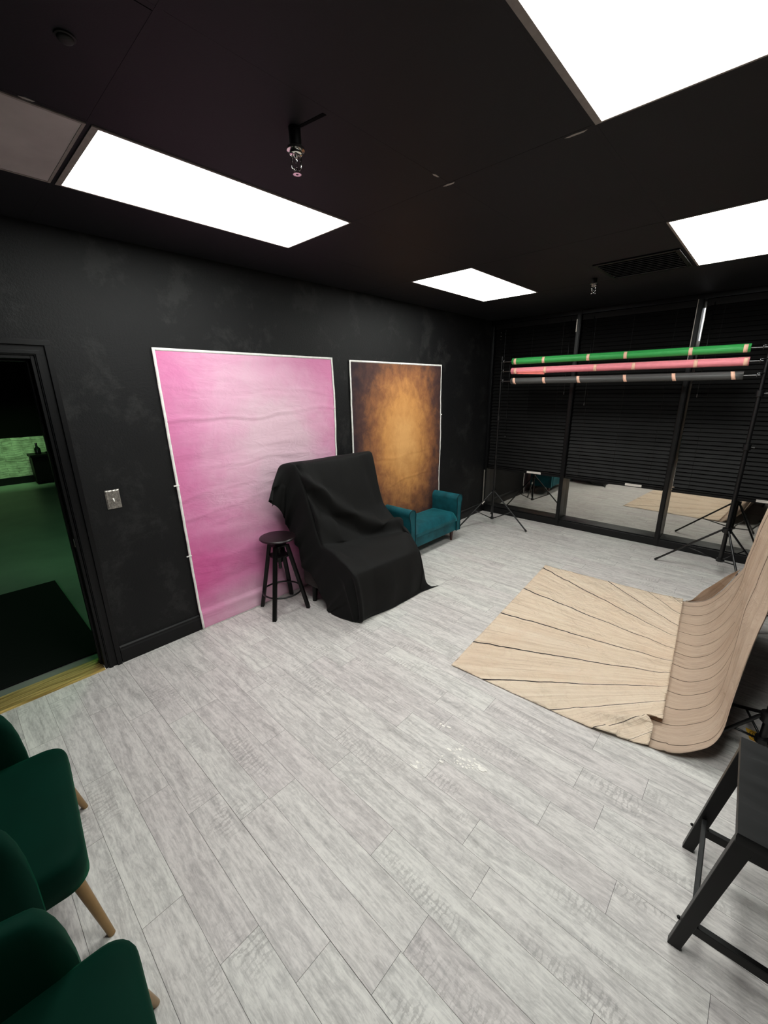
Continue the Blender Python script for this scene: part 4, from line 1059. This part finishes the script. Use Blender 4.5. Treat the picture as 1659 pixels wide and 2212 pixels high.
# ------------------------------------------------------------------ green velvet chairs
def rounded_rect(w, y0, y1, r, n=6):
    pts = []
    for cx_, cy_, a0 in ((w-r, y1-r, 0), (-w+r, y1-r, 90), (-w+r, y0+r, 180), (w-r, y0+r, 270)):
        for k in range(n+1):
            a = math.radians(a0+90*k/n); pts.append((cx_+r*math.cos(a), cy_+r*math.sin(a)))
    return pts
def make_chair(lab, loc, rz):
    t = thing('velvet_chair', loc, lab, 'chair', rz=rz, group='green velvet chairs along the near wall')
    base = rounded_rect(0.309, -0.26, 0.207, 0.072)
    def inset(d): 
        out = []
        cx_, cy_ = 0, -0.016
        for x, y in base:
            L = math.hypot(x-cx_, y-cy_); out.append((cx_+(x-cx_)*(1-d/L), cy_+(y-cy_)*(1-d/L)))
        return out
    layers = [(0.03, 0.250), (0.004, 0.265), (0.0, 0.32), (0.0, 0.366), (0.006, 0.385), (0.022, 0.397), (0.06, 0.404), (0.13, 0.408), (0.22, 0.410)]
    g = G(); g.grid([[(x, y, z) for x, y in inset(d)] for d, z in layers], closed_u=True)
    n = len(base); g.add([(x, y, layers[-1][1]) for x, y in inset(layers[-1][0])], [tuple(range(n))]); g.add([(x, y, layers[0][1]) for x, y in inset(layers[0][0])], [tuple(range(n-1, -1, -1))])
    g.build('seat_cushion', M['velvet_green'], t, smooth=True)
    # U shaped shell: path from right front round the back to left front
    path = []
    for k in range(9): path.append((0.335, 0.085-0.235*k/8))
    for k in range(1, 16):
        a = PI*k/16; path.append((0.335*math.cos(a), -0.15-0.26*math.sin(a)))
    for k in range(9): path.append((-0.335, -0.15+0.235*k/8))
    n = len(path); S = [0]
    for i in range(1, n): S.append(S[-1]+math.hypot(path[i][0]-path[i-1][0], path[i][1]-path[i-1][1]))
    Lt = S[-1]
    g = G(); rings = []
    # finer stations near the front ends
    st = [0, 0.006, 0.016, 0.03, 0.045, 0.06, 0.08, 0.11, 0.15, 0.2, 0.26]+[0.26+(Lt-0.52)*k/16 for k in range(1, 16)]+[Lt-x for x in (0.26, 0.2, 0.15, 0.11, 0.08, 0.06, 0.045, 0.03, 0.016, 0.006, 0)]
    def at(s_):
        for i in range(1, n):
            if S[i] >= s_-1e-9:
                f = (s_-S[i-1])/(S[i]-S[i-1]); x = path[i-1][0]+(path[i][0]-path[i-1][0])*f; y = path[i-1][1]+(path[i][1]-path[i-1][1])*f
                tx, ty = path[i][0]-path[i-1][0], path[i][1]-path[i-1][1]; l = math.hypot(tx, ty); return x, y, tx/l, ty/l
    for s_ in st:
        x, y, tx, ty = at(s_); e = min(s_, Lt-s_)
        q = min(1, e/0.055); top_z = 0.415+0.225*(1-(1-q)**2.2)**0.6+0.13*min(1, max(0, e-0.03)/0.6)**0.8
        if e < 1e-6: top_z = 0.415
        th = 0.034*(min(1, e/0.04+0.12))**0.5
        nx_, ny_ = ty, -tx       # outward
        zb = 0.255+0.03*(1-q)
        ring = []
        hgt = top_z-zb
        for k in range(20):
            a = 2*PI*k/20; c_, s2 = math.cos(a), math.sin(a)
            ox = th*(abs(c_)**0.7)*(1 if c_ > 0 else -1)
            oz = (abs(s2)**0.32)*(1 if s2 > 0 else -1)*hgt/2
            lean = 0.055*((zb+hgt/2+oz-0.3)/0.5)
            ring.append((x+nx_*(ox+lean), y+ny_*(ox+lean), zb+hgt/2+oz))
        rings.append(ring)
    g.grid(rings, closed_u=True)
    g.add(rings[0], [tuple(range(19, -1, -1))]); g.add(rings[-1], [tuple(range(20))])
    g.build('shell_back', M['velvet_green'], t, smooth=True)
    for x, y, fx, fy in [(0.262, 0.165, 0.312, 0.212), (-0.262, 0.165, -0.312, 0.212), (0.25, -0.24, 0.31, -0.36), (-0.25, -0.24, -0.31, -0.36)]:
        G().cyl((x, y, 0.25), (fx, fy, 0.0), 0.0185, 0.0115, 14).build('leg', M['gold_leg'], t, smooth=True, autos=40)
    return t
rot = math.radians(-5.2)
c1 = make_chair('green velvet tub chair with gold legs, nearer the doorway', (1.366, -0.142, 0), rot)
c2 = dup(c1); c2.location = (2.288, -0.158, 0); c2['label'] = 'green velvet tub chair in the bottom left corner, nearer the camera'

# ------------------------------------------------------------------ room beyond the doorway
FX = -8.55
tag(G().bb((FX-0.1, -3.0, -0.05), (-TH-0.01, 4.5, -0.002)).build('floor_next_room', M['concrete']), 'glossy concrete floor of the next room', 'floor', kind='structure')
tag(G().bb((FX-0.1, -3.0, -0.05), (FX, 4.5, H)).build('wall_next_room_far', M['black_room']), 'black far wall of the next room', 'wall', kind='structure')
tag(G().bb((FX, -3.1, -0.05), (-TH, -3.0, H)).build('wall_next_room_left', M['black_room']), 'black left wall of the next room', 'wall', kind='structure')
tag(G().bb((FX, 4.5, -0.05), (-TH, 4.6, H)).build('wall_next_room_right', M['black_room']), 'black right wall of the next room', 'wall', kind='structure')
tag(G().bb((FX-0.1, -3.1, H), (-TH, 4.6, H+0.1)).build('ceiling_next_room', M['black_room']), 'black ceiling of the next room', 'ceiling', kind='structure')
tag(G().bb((FX, -3.0, 0.15), (FX+0.06, 1.86, 0.955)).build('wall_stone', M['stone']), 'stacked stone low wall facing lit green in the next room', 'wall', kind='structure')
tag(G().bb((FX, -3.0, 0.0), (FX+0.07, 4.5, 0.148)).build('baseboard_next_room', M['black_trim']), 'black base under the stone facing', 'baseboard', kind='structure')
o = G().bb((-2.0, -1.2, -0.0015), (-0.26, 0.51, 0.010)).build('floor_mat', M['mat_rubber'], bevel=0.004)
tag(o, 'black rubber mat on the green lit floor beyond the doorway', 'mat')
# cabinet with things
kx, ky0, ky1, kz = FX+0.42, 1.24, 2.4, 0.62
t = thing('cabinet', (kx, (ky0+ky1)/2, 0), 'low black cabinet against the stone facing in the next room', 'cabinet')
G().bb((kx-0.30, ky0, kz-0.05), (kx+0.12, ky1, kz)).build('top', M['cabinet_black'], t, bevel=0.004)
G().bb((kx-0.28, ky0+0.02, 0.05), (kx+0.08, ky1, kz-0.05)).build('body', M['cabinet_black'], t, bevel=0.004)
for i in range(2):
    y0 = ky0+0.05+i*0.52
    dd = G().bb((kx+0.081, y0, 0.08), (kx+0.095, y0+0.48, kz-0.08)).build('door', M['cabinet_black'], t, bevel=0.003)
    G().bb((kx+0.096, y0+(0.06 if i else 0.38), 0.34), (kx+0.108, y0+(0.12 if i else 0.44), 0.355)).build('handle', M['aluminium'], dd)
for x, y in [(kx+0.04, ky0+0.06), (kx+0.04, ky1-0.06), (kx-0.24, ky0+0.06), (kx-0.24, ky1-0.06)]:
    G().bb((x-0.02, y-0.02, 0), (x+0.02, y+0.02, 0.05)).build('foot', M['cabinet_black'], t)
tb = thing('bottle', (kx-0.02, ky0+0.16, kz), 'dark tall bottle on the cabinet in the next room', 'bottle')
G().lathe([(0.05, 0), (0.055, 0.02), (0.055, 0.11), (0.02, 0.16), (0.018, 0.205)], (kx-0.02, ky0+0.16, kz), 16).build('body', M['bottle'], tb, smooth=True, autos=40)
G().lathe([(0.022, 0.205), (0.022, 0.232), (0, 0.233)], (kx-0.02, ky0+0.16, kz), 12).build('cap', M['bottle'], tb)
tb = thing('pale_box', (kx-0.05, ky0+0.58, kz), 'small pale box on the cabinet in the next room', 'box')
G().bb((kx-0.12, ky0+0.52, kz), (kx+0.0, ky0+0.66, kz+0.065)).build('carton', M['pale_box'], tb, bevel=0.003)
G().bb((kx-0.123, ky0+0.517, kz+0.055), (kx+0.003, ky0+0.663, kz+0.075)).build('lid', M['pale_box'], tb, bevel=0.003)
tb = thing('plant_pot', (kx-0.18, ky0+0.60, kz), 'small brown pot on the cabinet behind the pale box', 'pot')
G().lathe([(0.035, 0), (0.05, 0.11), (0.056, 0.112), (0.056, 0.13), (0.045, 0.13), (0.04, 0.10), (0.0, 0.10)], (kx-0.19, ky0+0.60, kz), 16).build('pot', M['brown_pot'], tb, smooth=True, autos=40)
tb = thing('low_tray', (kx, ky0+0.36, kz), 'low dark tray on the cabinet between bottle and box', 'tray')
G().lathe([(0.07, 0), (0.10, 0.03), (0.095, 0.03), (0.066, 0.006), (0, 0.006)], (kx-0.02, ky0+0.36, kz), 18).build('dish', M['bottle'], tb, smooth=True, autos=40)

# ------------------------------------------------------------------ lights, world
def area(name, loc, size, power, col, rot=(0, 0, 0), sy=None):
    l = bpy.data.lights.new(name, 'AREA'); l.energy = power; l.color = col; l.size = size
    if sy: l.shape = 'RECTANGLE'; l.size_y = sy
    o = bpy.data.objects.new(name, l); COL.objects.link(o); o.location = loc; o.rotation_euler = rot
    return o
area('green_lamp_near', (-2.4, 1.6, H-0.03), 0.5, 17, (0.26, 1.0, 0.40), sy=0.5)
gl = area('green_lamp_far', (-7.55, 0.4, H-0.03), 0.3, 13, (0.42, 1.0, 0.40), (0, math.radians(23), 0), sy=2.6)
gl.data.spread = math.radians(48)

wd = bpy.data.worlds.new('World'); sc.world = wd; wd.use_nodes = True
bg = wd.node_tree.nodes['Background']
bg.inputs[0].default_value = (0.95, 0.98, 1.0, 1); bg.inputs[1].default_value = 1.6

# ------------------------------------------------------------------ camera
yaw, pit, rol = -0.7501, 0.2902, -0.0140
f = Vector((math.sin(yaw)*math.cos(pit), math.cos(yaw)*math.cos(pit), -math.sin(pit)))
rt = Vector((math.cos(yaw), -math.sin(yaw), 0)); up = rt.cross(f)
c_, s_ = math.cos(rol), math.sin(rol)
r2 = rt*c_+up*s_; u2 = up*c_-rt*s_
cam = bpy.data.cameras.new('Camera'); co = bpy.data.objects.new('Camera', cam); COL.objects.link(co)
mw = Matrix(((r2.x, u2.x, -f.x, 3.0759), (r2.y, u2.y, -f.y, 0.0), (r2.z, u2.z, -f.z, 1.8299), (0, 0, 0, 1)))
co.matrix_world = mw
cam.sensor_fit = 'HORIZONTAL'; cam.sensor_width = 36.0; cam.lens = 888.59/1659*36.0
cam.clip_start = 0.02; cam.clip_end = 60
sc.camera = co
sc.view_settings.view_transform = 'Standard'; sc.view_settings.look = 'None'
sc.view_settings.gamma = 1.0; sc.view_settings.use_curve_mapping = False
sc.view_settings.exposure = 0.0
sc.cycles.use_denoising = True
sc.cycles.max_bounces = 8; sc.cycles.diffuse_bounces = 4; sc.cycles.glossy_bounces = 4
sc.cycles.sample_clamp_indirect = 6.0
